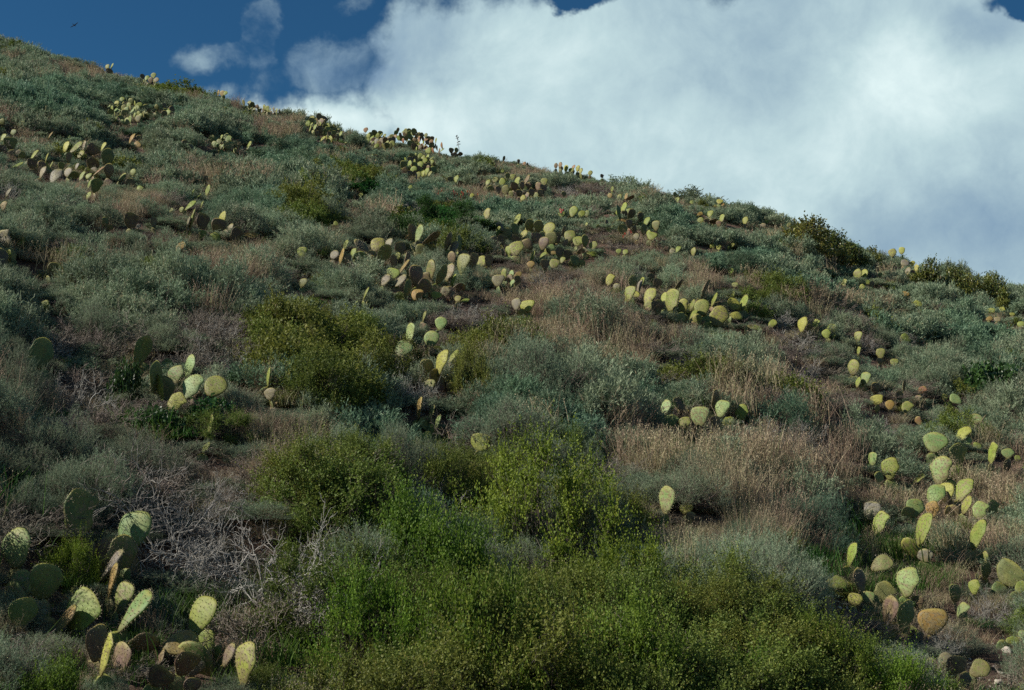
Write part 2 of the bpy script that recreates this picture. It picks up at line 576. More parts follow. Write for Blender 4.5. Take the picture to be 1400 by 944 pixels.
# ------------------------------------------------------------------ the hillside itself
def build_ground():
    xs = np.concatenate([-np.geomspace(2500, 62, 14), np.linspace(-60, 60, 261), np.geomspace(62, 2500, 14)])
    ys = np.concatenate([-np.geomspace(2500, 22, 12), np.linspace(-20, 3, 12), np.linspace(3.4, 40, 150), np.linspace(40.4, 110, 110), np.geomspace(113, 3000, 14)])
    X, Y = np.meshgrid(xs, ys)
    Z = ground(X, Y)
    V = np.stack([X, Y, Z], -1).reshape(-1, 3)
    nx, ny = len(xs), len(ys)
    i = np.arange(nx * ny).reshape(ny, nx)
    Q = np.stack([i[:-1, :-1], i[:-1, 1:], i[1:, 1:], i[1:, :-1]], -1).reshape(-1, 4)
    me = mesh_np('hillside', V, Q, mats=[M['soil']], smooth=True)
    o = bpy.data.objects.new('hillside', me)
    o['kind'] = 'structure'
    o['label'] = 'brown earth hillside rising to a sloping ridge'
    COL.objects.link(o)


build_ground()

# ------------------------------------------------------------------ prickly pears
def pad_mesh(seed, lod):
    rng = np.random.default_rng(100 + seed)
    seg, rings = [(28, 6), (20, 4), (12, 3)][lod]
    nar = rng.uniform(.12, .26)
    wob = rng.normal(size=5) * (.03 if seed % 3 else .055)
    bend = rng.uniform(-.16, .16)
    twist = rng.uniform(-.12, .12)

    def outline(th):
        z = .5 - .5 * np.cos(th)
        x = .5 * np.sin(th) * ((1 - nar) - nar * np.cos(th))
        w = 1 + sum(wob[k] * np.sin((k + 2) * th + k) for k in range(5))
        return x * w, z * (1 + .03 * np.sin(3 * th + seed))
    mx = np.abs(outline(np.linspace(0, 2 * np.pi, 60))[0]).max()
    th = np.linspace(0, 2 * np.pi, seg, endpoint=False)
    ox, oz = outline(th)
    ox = ox / mx * .5

    def surf(x, z, r, s):
        T = .5 * (1 - r ** 2.6) ** .55
        y = s * T + bend * ((z - .45) * 2) ** 2 * 2.2 + twist * x * (z - .3) * 10
        return y + .10 * math.sin(5 * x + 7 * z + seed) * (1 - .4 * r)
    V, Q, T = [], [], []
    idx = {}
    rip = rng.uniform(0, 6, 4)
    for s in (-1, 1):
        for k in range(rings + 1):
            r = (k / rings) ** .75
            if k == rings:
                if s == 1:
                    idx[(1, k)] = idx[(-1, k)]
                    continue
            if k == 0:
                idx[(s, 0)] = len(V)
                V.append((0, surf(0, .52, 0, s), .52))
                continue
            idx[(s, k)] = len(V)
            for a in range(seg):
                x, z = ox[a] * r, .52 + (oz[a] - .52) * r
                V.append((x, surf(x, z, r, s), z))
        for k in range(rings):
            for a in range(seg):
                b = (a + 1) % seg
                if k == 0:
                    T.append((idx[(s, 0)], idx[(s, 1)] + a, idx[(s, 1)] + b) if s < 0 else (idx[(s, 0)], idx[(s, 1)] + b, idx[(s, 1)] + a))
                else:
                    q = (idx[(s, k)] + a, idx[(s, k + 1)] + a, idx[(s, k + 1)] + b, idx[(s, k)] + b)
                    Q.append(q if s < 0 else q[::-1])
    g = Geo()
    g.add(V, Q=Q, T=T, mat=0)
    nbody = len(Q), len(T)
    if lod < 2:
        # areoles on a slanting lattice over both faces, spines out of them (a pad's y is scaled to its thickness later)
        A, N = [], []
        for s in (-1, 1):
            n = 9 if lod == 0 else 8
            for i in range(-n, n + 1):
                for j in range(0, 13):
                    z = .07 + j * .108 + rng.normal() * .020
                    x = (i + .5 * (j % 2)) * .140 + j * .010 + rng.normal() * .022
                    dz = (z - .52)
                    ang = math.atan2(x, -(z - .52) if abs(z - .52) > 1e-6 else 1e-6)
                    tt = np.linspace(0, 2 * np.pi, 90)
                    px, pz = outline(tt)
                    px = px / mx * .5
                    a2 = np.arctan2(px, -(pz - .52))
                    kk = np.argmin(np.abs(np.angle(np.exp(1j * (a2 - ang)))))
                    rr = math.hypot(x, dz) / max(1e-6, math.hypot(px[kk], pz[kk] - .52))
                    if rr > .93:
                        continue
                    A.append((x, surf(x, z, rr, s), z))
                    N.append((x * rr * .8, s * 1.0, dz * rr * .8))
        tt = np.linspace(.5, 2 * np.pi - .5, 30 if lod == 0 else 18)
        px, pz = outline(tt)
        px = px / mx * .5
        for x, z in zip(px, pz):
            A.append((x, surf(x, z, 1, 1), z))
            N.append((x, 0, z - .5))
        A, N = np.array(A), unit(np.array(N))
        r = .0125 if lod == 0 else .0125
        e1 = np.array([1, 0, 0]) * r
        e3 = np.array([0, 0, 1]) * r
        P = np.stack([A + e1, A + e3, A - e1, A - e3, A + N * np.array([.012, .12, .012])], 1).reshape(-1, 3)
        b = np.arange(len(A))[:, None] * 5
        TT = np.concatenate([b + np.array([[0, 1, 4]]), b + np.array([[1, 2, 4]]), b + np.array([[2, 3, 4]]), b + np.array([[3, 0, 4]])])
        g.add(P, T=TT, mat=1)
        k = 4 if lod == 0 else 2
        B = np.repeat(A, k, 0)
        D = unit(np.repeat(N, k, 0) + rng.normal(size=(len(B), 3)) * .5)
        L = rng.uniform(.03, .085, len(B))[:, None]
        D2 = D * np.array([1, 8, 1])     # thickness is squeezed to about an eighth, so the spine's y is stretched here
        w = np.array([[.0025, 0, .0025]])
        P = np.stack([B - w, B + w, B + D2 * L], 1).reshape(-1, 3)
        g.add(P, T=np.arange(len(P)).reshape(-1, 3), mat=2)
    V_, Q_, T_, qm, tm, ti = g.arrays()
    me = mesh_np('cactus_pad', V_, Q_, T_, [M['pad'], M['areole'], M['spine']], qm, tm, None, False)
    sm = np.zeros(len(me.polygons), bool)
    sm[:nbody[0]] = True
    sm[len(Q_):len(Q_) + nbody[1]] = True
    me.polygons.foreach_set('use_smooth', sm)
    return me


PADS = {(s, l): pad_mesh(s, l) for s in range(12) for l in range(3)}

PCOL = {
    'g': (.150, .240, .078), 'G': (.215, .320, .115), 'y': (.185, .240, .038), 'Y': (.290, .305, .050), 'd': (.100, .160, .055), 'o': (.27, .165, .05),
    'b': (.155, .095, .075), 'p': (.205, .18, .14), 'k': (.105, .075, .055), 'r': (.28, .12, .075), 'v': (.145, .165, .055)}  # 'k' is brownish skin with the shade on the pad mixed into its colour

PAD_LABEL = {'b': 'purplish brown pad', 'p': 'pinkish grey corky pad', 'k': 'shade-darkened brown pad', 'o': 'orange tinged pad', 'r': 'reddish pad',
             'Y': 'bright yellow pad', 'd': 'dark green pad', 'G': 'pale green pad', 'g': 'soft green pad', 'y': 'yellow green pad', 'v': 'olive pad'}
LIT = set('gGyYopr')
OCC = []          # (px, py, halfw, halfh, depth) of every pad the photo shows
THINGS = []       # landmarks for the shrubs' labels


def put(obj, parent, loc, rot=None, scale=None):
    obj.parent = parent
    obj.location = loc
    if rot is not None:
        obj.rotation_euler = rot
    if scale is not None:
        obj.scale = scale
    COL.objects.link(obj)
    return obj


def add_pad(root, base, h, W, roll, yaw, lean, col, lod, rnd, label=None):
    me = PADS[(rnd.randrange(12), lod)]
    o = bpy.data.objects.new('pad', me)
    R = Matrix.Rotation(roll, 3, 'Y') @ Matrix.Rotation(yaw, 3, 'Z') @ Matrix.Rotation(lean, 3, 'X')
    c = PCOL[col]
    k = rnd.uniform(.82, 1.18)
    o.color = (c[0] * k * rnd.uniform(.92, 1.08), c[1] * k, c[2] * k * rnd.uniform(.85, 1.15), 1)
    put(o, root, Vector(base) - root.location, R.to_euler(), (W, h * rnd.uniform(.10, .15), h))
    if label:
        o['label'] = label
    return o, R


def cactus(label, pads, short=None, drop=.62, sup=True):
    """pads: (px, py, height, width, roll, colour) as seen in the photo; each stands on the slope under it"""
    rnd = random.Random(label)
    cx = sum(p[0] for p in pads) / len(pads)
    cy = max(p[1] + p[2] * .5 for p in pads)
    gx, gy, gz = hit(cx, cy)
    root = bpy.data.objects.new('prickly_pear', None)
    root.empty_display_size = .2
    root.location = (gx, gy, gz)
    root['label'] = label
    root['category'] = 'cactus'
    root['group'] = 'prickly pear cacti on the hillside'
    COL.objects.link(root)
    base_cols = [p[5] for p in pads]
    common = max(set(base_cols), key=base_cols.count)
    n_extra = 0
    for (px, py, h, w, roll, c) in pads:
        hx, hy, hz = hit(px, py + h * (.5 + drop))
        a, e = px_ray(px, py)
        a, e = float(a), float(e)
        y = hy * rnd.uniform(.995, 1.005)
        C = Vector((a * y, y, e * y))
        m = y / F * 1.01            # metres per photo pixel there
        H = h * m * (1.10 if len(pads) > 9 else 1.0)
        if H > .52:
            H = .52
        ratio = w / max(h, 1)
        own = .84
        if abs(roll) > 55 and ratio > 1:        # lying pad: given as seen, height is the short side
            h_long, h_short = max(h, w), min(h, w)
            H, ratio = h_long * m, h_short / h_long
        amin = math.radians(rnd.uniform(18, 32))
        if ratio > own * math.cos(amin):
            own = min(1.25, ratio / math.cos(amin))
            yaw = amin
        else:
            yaw = math.acos(max(.05, min(1, (ratio - .04) / own)))
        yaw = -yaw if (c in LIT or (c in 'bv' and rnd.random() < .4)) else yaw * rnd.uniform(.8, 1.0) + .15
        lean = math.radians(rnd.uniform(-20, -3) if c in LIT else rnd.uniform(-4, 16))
        rl = math.radians(roll + rnd.uniform(-5, 5))
        R = Matrix.Rotation(rl, 3, 'Y') @ Matrix.Rotation(yaw, 3, 'Z') @ Matrix.Rotation(lean, 3, 'X')
        base = C - R @ Vector((0, 0, H * .5))
        lod = 0 if h > 20 else (1 if h > 11 else 2)
        o, _ = add_pad(root, base, H, H * own, rl, yaw, lean, c, lod, rnd, PAD_LABEL[c] if (c != common and rnd.random() < 1) else None)
        OCC.append((px, py, w * .5, h * .5, y))
        # the older pads that carry it, down to the soil
        guard = 0
        b = base
        while sup and guard < 3 and b.z > float(ground(b.x, b.y)) + .02:
            guard += 1
            hh = max(H * .9, .14) * rnd.uniform(.85, 1.05)
            rl2 = rl * .3 + math.radians(rnd.uniform(-22, 22))
            yw2 = rnd.uniform(-1.2, 1.2)
            R2 = Matrix.Rotation(rl2, 3, 'Y') @ Matrix.Rotation(yw2, 3, 'Z')
            b = b - R2 @ Vector((0, 0, hh * .93))
            b.y += rnd.uniform(0, .04)
            if n_extra + len(pads) < 96:
                cc = rnd.choice('bkdvvb' if c in 'bkdpor' else 'vdgvbd')
                add_pad(root, b, hh, hh * .8, rl2, yw2, 0, cc, max(lod, 1), rnd)
                n_extra += 1
    # the crowded older pads between and behind the lit ones
    if len(pads) >= 4 and sup:
        kids = [o for o in COL.objects if o.parent == root][:]
        for k in range(int(len(pads) * (2.3 if len(pads) > 9 else 1.5))):
            if n_extra + len(pads) > 95:
                break
            a_, b_ = rnd.sample(kids, 2)
            pa_, pb_ = root.location + a_.location, root.location + b_.location
            hh = (a_.scale[2] + b_.scale[2]) * .5 * rnd.uniform(.85, 1.1)
            if (pa_ - pb_).length > hh * 3.2:
                continue
            q = pa_.lerp(pb_, rnd.uniform(.25, .75))
            q.y += rnd.uniform(.02, .14)
            q.z = max(min(q.z - hh * rnd.uniform(.1, .6), q.z), float(ground(q.x, q.y)) - .04)
            add_pad(root, q, hh, hh * .82, rnd.uniform(-.7, .7), rnd.uniform(-1.3, 1.3), rnd.uniform(-.2, .2), rnd.choice('bbdvbpkdvybbvo'), max(lod, 1), rnd)
            n_extra += 1
    THINGS.append((short, cx, sum(p[1] for p in pads) / len(pads)))
    return root


def spread(seed, cx, cy, rx, ry, n, size, pal, tilt=0.0):
    """pads of a distant dense clump, crowded along its slope"""
    r = random.Random(seed)
    out = []
    pts = []
    tries = 0
    while len(out) < n and tries < 4000:
        tries += 1
        a = r.uniform(0, 2 * math.pi)
        q = math.sqrt(r.random())
        x, y = rx * q * math.cos(a), ry * q * math.sin(a)
        x, y = cx + x, cy + y + x * tilt
        if any((x - u) ** 2 + (y - v) ** 2 < (size * .42) ** 2 for u, v in pts):
            continue
        pts.append((x, y))
        h = size * r.uniform(.75, 1.2)
        out.append((x, y, h, h * r.choice([.35, .6, .8, .9]), r.uniform(-35, 35), r.choice(pal)))
    return out


# --- bottom left foreground
cactus('big prickly pear in the bottom left corner, pale green pad above a dark one',
       [(109, 702, 60, 42, 5, 'd'), (182, 727, 56, 45, 8, 'g'), (167, 758, 46, 35, 3, 'd'), (154, 794, 46, 15, 3, 'o'), (170, 789, 22, 17, 0, 'g'),
        (168, 818, 42, 28, 14, 'y'), (184, 836, 64, 26, 20, 'g'), (112, 835, 50, 48, 35, 'y'), (90, 846, 38, 20, 20, 'o'), (146, 896, 54, 22, 10, 'Y'),
        (133, 880, 46, 27, 0, 'b'), (100, 806, 20, 12, 0, 'y'), (196, 879, 30, 42, 75, 'b')], 'the big bottom left prickly pear')
cactus('prickly pear at the left edge with one lit pad over two dark round pads',
       [(22, 750, 56, 50, -12, 'g'), (61, 796, 54, 40, 12, 'd'), (31, 837, 40, 38, 0, 'd'), (92, 930, 30, 24, 30, 'd')], 'the prickly pear at the left edge')
cactus('low prickly pear by the green grass with an upright yellow-green pad and purple pads below',
       [(274, 843, 62, 42, 18, 'y'), (246, 880, 34, 47, 70, 'o'), (254, 908, 38, 30, 28, 'b'), (218, 926, 30, 36, 50, 'b'), (335, 908, 60, 37, 4, 'Y'),
        (312, 896, 34, 18, 25, 'b'), (297, 893, 20, 14, 0, 'y'), (284, 866, 24, 22, 20, 'b'), (262, 938, 24, 22, 10, 'b')], 'the low purple-padded prickly pear')
# --- left middle
cactus('pale green prickly pear among dark vine leaves, one round yellow pad at its right',
       [(259, 501, 30, 18, 3, 'G'), (240, 513, 25, 24, -8, 'g'), (262, 529, 34, 30, 12, 'G'), (294, 529, 30, 31, 25, 'y'), (241, 550, 26, 25, 30, 'Y'),
        (227, 500, 19, 16, 25, 'y'), (213, 516, 40, 12, 2, 'd'), (194, 481, 41, 19, 12, 'd'), (297, 550, 11, 11, 0, 'y'), (211, 541, 14, 13, 0, 'p')],
       'the prickly pear in the dark vine')
cactus('single dark rounded pad standing behind grey-green sage at the left', [(56, 484, 44, 33, 12, 'd'), (40, 500, 26, 20, -20, 'd')], 'the dark rounded pad')
cactus('thin edge-on pad over a small pink pad right of the bleached twigs',
       [(367, 516, 30, 8, 2, 'y'), (369, 539, 17, 19, 0, 'p'), (374, 552, 12, 10, 20, 'o')], 'the thin edge-on pad')
cactus('small slender pad pair below the vine patch', [(288, 581, 28, 11, 2, 'y'), (281, 613, 19, 11, 15, 'y')], 'the slender pad pair')
cactus('lone muted green pad in the sage at the left', [(73, 369, 22, 16, 10, 'v'), (66, 384, 14, 9, -10, 'v')], 'the lone muted pad')
cactus('lone yellow dotted pad above the brushwood at the left', [(61, 421, 21, 18, -8, 'y')], 'the lone yellow dotted pad')
cactus('tan prickly pear cut by the left edge beside two lit pads',
       [(7, 327, 28, 23, -28, 'p'), (28, 331, 17, 16, 10, 'y'), (13, 350, 19, 11, -20, 'y'), (3, 352, 26, 14, 0, 'k'), (11, 264, 18, 10, 0, 'p'), (5, 282, 14, 12, 0, 'o')],
       'the tan prickly pear at the edge')
cactus('almost black round pad standing alone in dry grass', [(179, 302, 23, 18, 5, 'k'), (189, 310, 9, 8, 20, 'p')], 'the black round pad')
cactus('small dark upright pad right of the black round pad', [(210, 304, 16, 8, 0, 'k'), (204, 309, 9, 8, -20, 'd')], 'the small dark upright pad')
cactus('small dark green pad left of the black round pad', [(144, 304, 15, 9, 0, 'd'), (150, 312, 10, 8, 15, 'v')], 'the small dark green pad')
# --- row at the left, upper
cactus('large mixed prickly pear in the upper left with yellow, grey and brown pads',
       [(90, 201, 17, 11, 3, 'Y'), (94, 216, 15, 6, 0, 'b'), (104, 202, 21, 13, 30, 'y'), (110, 211, 13, 12, 10, 'Y'), (115, 200, 15, 8, 8, 'p'), (127, 205, 15, 16, 40, 'b'),
        (141, 201, 14, 8, 15, 'Y'), (133, 215, 6, 13, 80, 'b'), (127, 224, 15, 17, 30, 'k'), (147, 216, 24, 14, 5, 'd'), (135, 234, 20, 8, 45, 'r'), (105, 228, 11, 7, 0, 'p'),
        (100, 241, 16, 9, 58, 'd'), (112, 241, 14, 10, 0, 'y'), (121, 241, 10, 10, 0, 'y'), (122, 253, 14, 8, 5, 'y'), (121, 268, 13, 9, 0, 'y'), (131, 254, 20, 14, 8, 'd'),
        (149, 234, 19, 11, 0, 'k'), (158, 229, 11, 8, 20, 'd'), (167, 243, 14, 9, 40, 'y'), (93, 236, 14, 12, 0, 'p'), (76, 241, 23, 18, 5, 'p'), (84, 227, 10, 8, 0, 'v'),
        (94, 189, 8, 6, 0, 'y'), (105, 187, 9, 4, 0, 'y')], 'the large mixed prickly pear')
cactus('prickly pear with leaning lit pads left of the large mixed prickly pear',
       [(58, 236, 20, 13, 12, 'p'), (64, 216, 15, 6, 0, 'Y'), (70, 226, 12, 6, 10, 'y'), (46, 213, 21, 11, 22, 'y'), (44, 224, 15, 13, 0, 'k'), (50, 214, 7, 6, 20, 'p'),
        (23, 227, 19, 10, 48, 'y'), (30, 213, 12, 9, 30, 'v')], 'the leaning-pad prickly pear')
cactus('olive prickly pear cut by the upper left edge below a single raised pad',
       [(30, 171, 12, 12, 20, 'Y'), (4, 189, 15, 10, 10, 'y'), (14, 196, 18, 18, 0, 'v'), (3, 207, 20, 12, 0, 'k'), (3, 168, 12, 10, 0, 'v'), (18, 182, 12, 10, 20, 'v')],
       'the olive prickly pear at the edge')
cactus('little orange-edged pad pair above dry brown stems', [(69, 185, 13, 6, 12, 'o'), (73, 180, 11, 8, 5, 'k')], 'the orange-edged pad pair')
cactus('tan prickly pear of four narrow pads in open sage',
       [(180, 190, 18, 10, 5, 'o'), (169, 200, 13, 10, 12, 'p'), (187, 199, 12, 12, 42, 'o'), (190, 189, 9, 8, 0, 'k'), (179, 204, 9, 7, 0, 'b')], 'the tan four-padded prickly pear')
cactus('small bright pads at the right end of the upper left prickly pear row',
       [(182, 236, 11, 10, 5, 'y'), (191, 258, 10, 12, 30, 'y'), (178, 250, 13, 14, 0, 'k'), (199, 252, 10, 4, 15, 'y')], 'the small bright pads')
cactus('wide yellow-green prickly pear patch high in the upper left sage', spread(3, 172, 152, 26, 17, 40, 9, 'yyyYgvvkd') + spread(4, 215, 152, 24, 9, 18, 8, 'vykdvy'),
       'the wide upper left patch')
cactus('yellow prickly pear pair standing on the ridge line at the left', [(147, 92, 9, 7, -5, 'Y'), (153, 91, 10, 6, 10, 'y'), (149, 97, 8, 9, 0, 'b')], 'the left ridge pair')
cactus('small prickly pear on the ridge left of the olive ridge bush',
       [(210, 104, 9, 9, 0, 'y'), (201, 107, 9, 8, 20, 'y'), (206, 110, 9, 9, -10, 'b'), (195, 105, 8, 7, -20, 'k'), (214, 110, 8, 8, 20, 'p')], 'the small ridge prickly pear')
cactus('low prickly pears scattered along the ridge where the cloud begins',
       spread(9, 365, 151, 18, 4, 13, 8, 'yyvpb', .22) + spread(10, 338, 143, 8, 4, 4, 8, 'yv', .2) + spread(12, 304, 128, 7, 3, 3, 8, 'yo', .2), 'the scattered ridge pads')
cactus('dark and yellow prickly pear clump in sage below the ridge grass',
       [(289, 189, 9, 9, 0, 'y')] + spread(13, 304, 194, 14, 8, 16, 9, 'kdyvyg'), 'the dark and yellow clump')
cactus('short row of lit pads right of the dark and yellow clump', [(340, 200, 15, 8, 5, 'y'), (321, 206, 8, 6, 0, 'y'), (330, 205, 8, 7, 20, 'p'), (349, 206, 7, 7, 0, 'k')],
       'the short row of lit pads')
cactus('thin dark leaning pads left of the dark and yellow clump', [(253, 196, 10, 9, -20, 'k'), (262, 201, 12, 4, -30, 'k')], 'the thin dark leaning pads')
# --- left centre
cactus('black and yellow prickly pear above the tall dry stems',
       [(260, 281, 19, 11, 32, 'y'), (263, 300, 27, 8, -2, 'y'), (257, 306, 19, 6, 0, 'p'), (277, 303, 21, 16, 10, 'k'), (299, 309, 20, 20, 20, 'k'), (304, 300, 21, 13, -10, 'Y'),
        (314, 314, 17, 10, 0, 'p'), (323, 321, 21, 16, 25, 'k'), (307, 321, 14, 13, 0, 'p'), (276, 321, 13, 11, 20, 'y'), (343, 321, 13, 21, 85, 'o'), (359, 320, 8, 9, 60, 'b'),
        (283, 333, 6, 16, 85, 'y')], 'the black and yellow prickly pear')
cactus('thin stacked pads above the black and yellow prickly pear',
       [(263, 266, 14, 7, 0, 'y'), (270, 269, 13, 7, 30, 'y'), (284, 261, 18, 10, 5, 'y'), (281, 246, 13, 7, 5, 'b'), (248, 287, 9, 8, 0, 'y'), (234, 289, 9, 7, 0, 'y'), (276, 280, 12, 5, 0, 'y')],
       'the thin stacked pads')
cactus('single orange pad by the shadowed sage mound', [(247, 337, 16, 12, 45, 'o')], 'the single orange pad')
cactus('muted round pad with a small lit pad under it left of centre', [(413, 346, 18, 15, 0, 'y'), (420, 357, 9, 12, 60, 'y')], 'the muted round pad')
cactus('long prickly pear row left of centre, brown folded pads and one bright dotted pad',
       [(472, 336, 15, 9, 5, 'y'), (467, 351, 22, 8, 0, 'o'), (457, 349, 14, 12, 20, 'p'), (476, 356, 17, 13, 0, 'k'), (483, 347, 15, 9, 10, 'y'), (496, 337, 25, 13, -58, 'k'),
        (493, 353, 17, 18, 0, 'd'), (506, 352, 18, 12, 0, 'k'), (516, 335, 21, 20, 15, 'Y'), (524, 349, 29, 18, 18, 'v'), (531, 334, 17, 11, 0, 'p'), (538, 358, 18, 11, 0, 'k'),
        (544, 351, 11, 8, 0, 'y'), (547, 340, 18, 16, 0, 'k')], 'the long prickly pear row')
cactus('prickly pear with a bright upright pad beside a slanting brown pad',
       [(573, 321, 28, 13, 5, 'G'), (590, 326, 31, 9, 38, 'b'), (563, 318, 25, 15, -12, 'b'), (558, 326, 13, 11, 20, 'o'), (574, 337, 18, 14, -20, 'k')], 'the slanting brown pad')
cactus('upright dark pads around a grey corky trunk pad at the centre',
       [(613, 331, 29, 8, 2, 'k'), (628, 333, 27, 7, -5, 'd'), (620, 340, 23, 13, 5, 'p'), (618, 353, 19, 13, 0, 'b'), (633, 361, 31, 19, 15, 'v'), (659, 358, 18, 17, 10, 'Y'),
        (647, 358, 26, 15, 0, 'k'), (668, 357, 19, 14, 0, 'k')], 'the dark upright pads')
cactus('old brown prickly pear heap at the centre with shrivelled pads',
       [(537, 374, 16, 19, 20, 'y'), (547, 384, 21, 12, 18, 'p'), (557, 357, 27, 7, 8, 'b'), (552, 365, 23, 7, 15, 'o'), (569, 377, 29, 19, -5, 'b'), (589, 369, 25, 14, 15, 'v'),
        (604, 376, 27, 11, 20, 'd'), (614, 373, 25, 15, 10, 'p'), (619, 384, 19, 8, 5, 'y'), (557, 396, 25, 9, 0, 'd'), (570, 403, 17, 16, 15, 'o'), (579, 393, 23, 17, 30, 'b'),
        (596, 404, 12, 14, 20, 'Y'), (627, 394, 13, 19, 70, 'k'), (609, 399, 13, 12, 20, 'p'), (617, 403, 11, 9, 0, 'p'), (626, 409, 9, 9, 0, 'Y'), (636, 411, 8, 12, 75, 'y'),
        (527, 383, 18, 13, 25, 'p'), (519, 380, 16, 11, 20, 'p'), (566, 390, 14, 14, 0, 'k')], 'the old brown heap')
cactus('thin upright yellow pad in sage below the long row', [(500, 403, 22, 5, 0, 'y'), (502, 416, 12, 7, 10, 'y')], 'the thin upright yellow pad')
cactus('small dark pad at the edge of the yellow-green bush', [(456, 414, 13, 7, -10, 'd'), (464, 418, 9, 8, 20, 'v')], 'the small dark pad')
cactus('small brown post-like pad in the sage', [(370, 384, 19, 7, 0, 'k'), (370, 393, 10, 7, 0, 'b')], 'the post-like pad')
cactus('olive pad right of the small brown post-like pad', [(414, 387, 14, 13, 10, 'v'), (417, 379, 9, 5, 0, 'k')], 'the olive pad')
cactus('pale rounded pad beside a thin one above the centre clump', [(569, 429, 13, 14, 0, 'y'), (580, 433, 16, 5, 5, 'y')], 'the pale rounded pad')
# --- centre lower
cactus('pale green two-padded prickly pear left of the scarred yellow prickly pear', [(561, 456, 30, 14, 0, 'G'), (551, 477, 27, 24, 35, 'g')], 'the two-padded prickly pear')
cactus('scarred yellow prickly pear in dry grass at the centre of the slope',
       [(603, 443, 19, 18, 5, 'G'), (590, 464, 24, 22, 0, 'g'), (603, 496, 39, 18, 8, 'Y'), (620, 487, 21, 9, 20, 'y'), (584, 504, 27, 20, -5, 'v'), (587, 526, 17, 17, 0, 'y'),
        (628, 518, 26, 25, 5, 'G'), (616, 529, 12, 13, 0, 'k')], 'the scarred yellow prickly pear')
cactus('three slim edge-on pads below the scarred yellow prickly pear',
       [(573, 559, 33, 7, 0, 'o'), (589, 567, 27, 8, 8, 'y'), (598, 578, 24, 7, 3, 'g'), (583, 598, 18, 15, 20, 'y'), (591, 587, 14, 9, 10, 'Y')], 'the three slim pads')
cactus('round dotted cream pad above the green bushes', [(657, 605, 25, 27, 0, 'Y')], 'the round cream pad')
cactus('pale pad half hidden in feathery sage', [(481, 590, 24, 21, -8, 'g')], 'the half hidden pale pad')
cactus('small pale pad peeping out of the big green bushes', [(627, 676, 17, 17, 0, 'G'), (618, 686, 12, 10, -20, 'g')], 'the peeping pale pad')
# --- centre right
cactus('tall bright green pad rising from the green bush beside the brown grass', [(912, 685, 39, 21, -2, 'G'), (938, 696, 17, 23, 0, 'Y'), (944, 708, 17, 18, 20, 'k')],
       'the tall bright green pad')
cactus('prickly pear half sunk in brown grass with dark pads among green ones',
       [(910, 558, 21, 12, 0, 'G'), (916, 576, 18, 20, 10, 'g'), (929, 553, 21, 15, -30, 'k'), (957, 570, 27, 22, 0, 'G'), (936, 578, 16, 15, 0, 'y'), (978, 547, 28, 10, 0, 'k'),
        (987, 559, 24, 17, 15, 'G'), (977, 580, 22, 18, 20, 'k'), (996, 577, 15, 18, 60, 'Y'), (1014, 564, 21, 16, 10, 'y')], 'the half sunk prickly pear')
cactus('small pinkish pad at the left rim of the brown grass', [(823, 580, 15, 11, 0, 'p')], 'the small pinkish pad')
# --- right of centre, middle
cactus('bright prickly pear row at the top of the brown grass, left part',
       [(834, 383, 17, 13, 5, 'Y'), (843, 393, 11, 9, 0, 'p'), (865, 388, 21, 14, 0, 'v'), (861, 402, 22, 13, 5, 'y'), (874, 392, 19, 5, 0, 'p'), (877, 387, 16, 5, 0, 'y'),
        (869, 403, 10, 11, 40, 'Y'), (888, 405, 23, 15, 25, 'Y'), (890, 380, 12, 12, 0, 'k'), (899, 388, 14, 13, 20, 'k'), (928, 390, 19, 6, 45, 'k'), (909, 409, 17, 10, 0, 'Y'),
        (919, 411, 31, 16, 0, 'y'), (888, 419, 15, 13, 0, 'y'), (898, 421, 21, 18, 20, 'k'), (934, 419, 19, 14, -10, 'Y'), (921, 435, 16, 15, 0, 'v'), (931, 436, 17, 14, 0, 'd')],
       'the bright row above the brown grass')
cactus('bright prickly pear right of the row with one large cream pad and a hollow pad',
       [(946, 418, 17, 5, 0, 'y'), (948, 430, 15, 6, 20, 'y'), (960, 421, 23, 19, -20, 'y'), (966, 418, 11, 9, 20, 'k'), (963, 396, 27, 5, 20, 'b'), (976, 410, 20, 5, 12, 'y'),
        (983, 433, 28, 24, 20, 'Y'), (954, 437, 15, 12, -20, 'Y'), (964, 437, 11, 12, 40, 'Y'), (977, 444, 15, 11, 0, 'y'), (1002, 417, 16, 24, 55, 'Y'), (1017, 414, 21, 8, 5, 'y'),
        (1006, 432, 14, 20, 72, 'Y')], 'the large cream pad')
cactus('small lone pad on a stem above the cream-padded prickly pear', [(1005, 390, 9, 9, 0, 'y'), (1002, 403, 10, 5, 0, 'y')], 'the lone pad on a stem')
cactus('tiny lit pad beside the blue-green bush', [(999, 371, 10, 9, 0, 'y')], 'the tiny lit pad')
cactus('low flat pads at the right end of the bright rows', [(1032, 448, 13, 22, 80, 'y'), (1056, 443, 14, 10, 40, 'y')], 'the low flat pads')
cactus('spotted yellow pad pair on the right slope', [(1097, 444, 23, 12, -10, 'Y'), (1115, 444, 17, 10, 5, 'y'), (1106, 449, 12, 11, 10, 'k')], 'the spotted pad pair')
cactus('two rounded pads leaning together right of the spotted pair', [(1137, 451, 17, 14, 10, 'y'), (1130, 457, 15, 12, -15, 'y'), (1139, 461, 10, 6, 0, 'y')], 'the leaning pads')
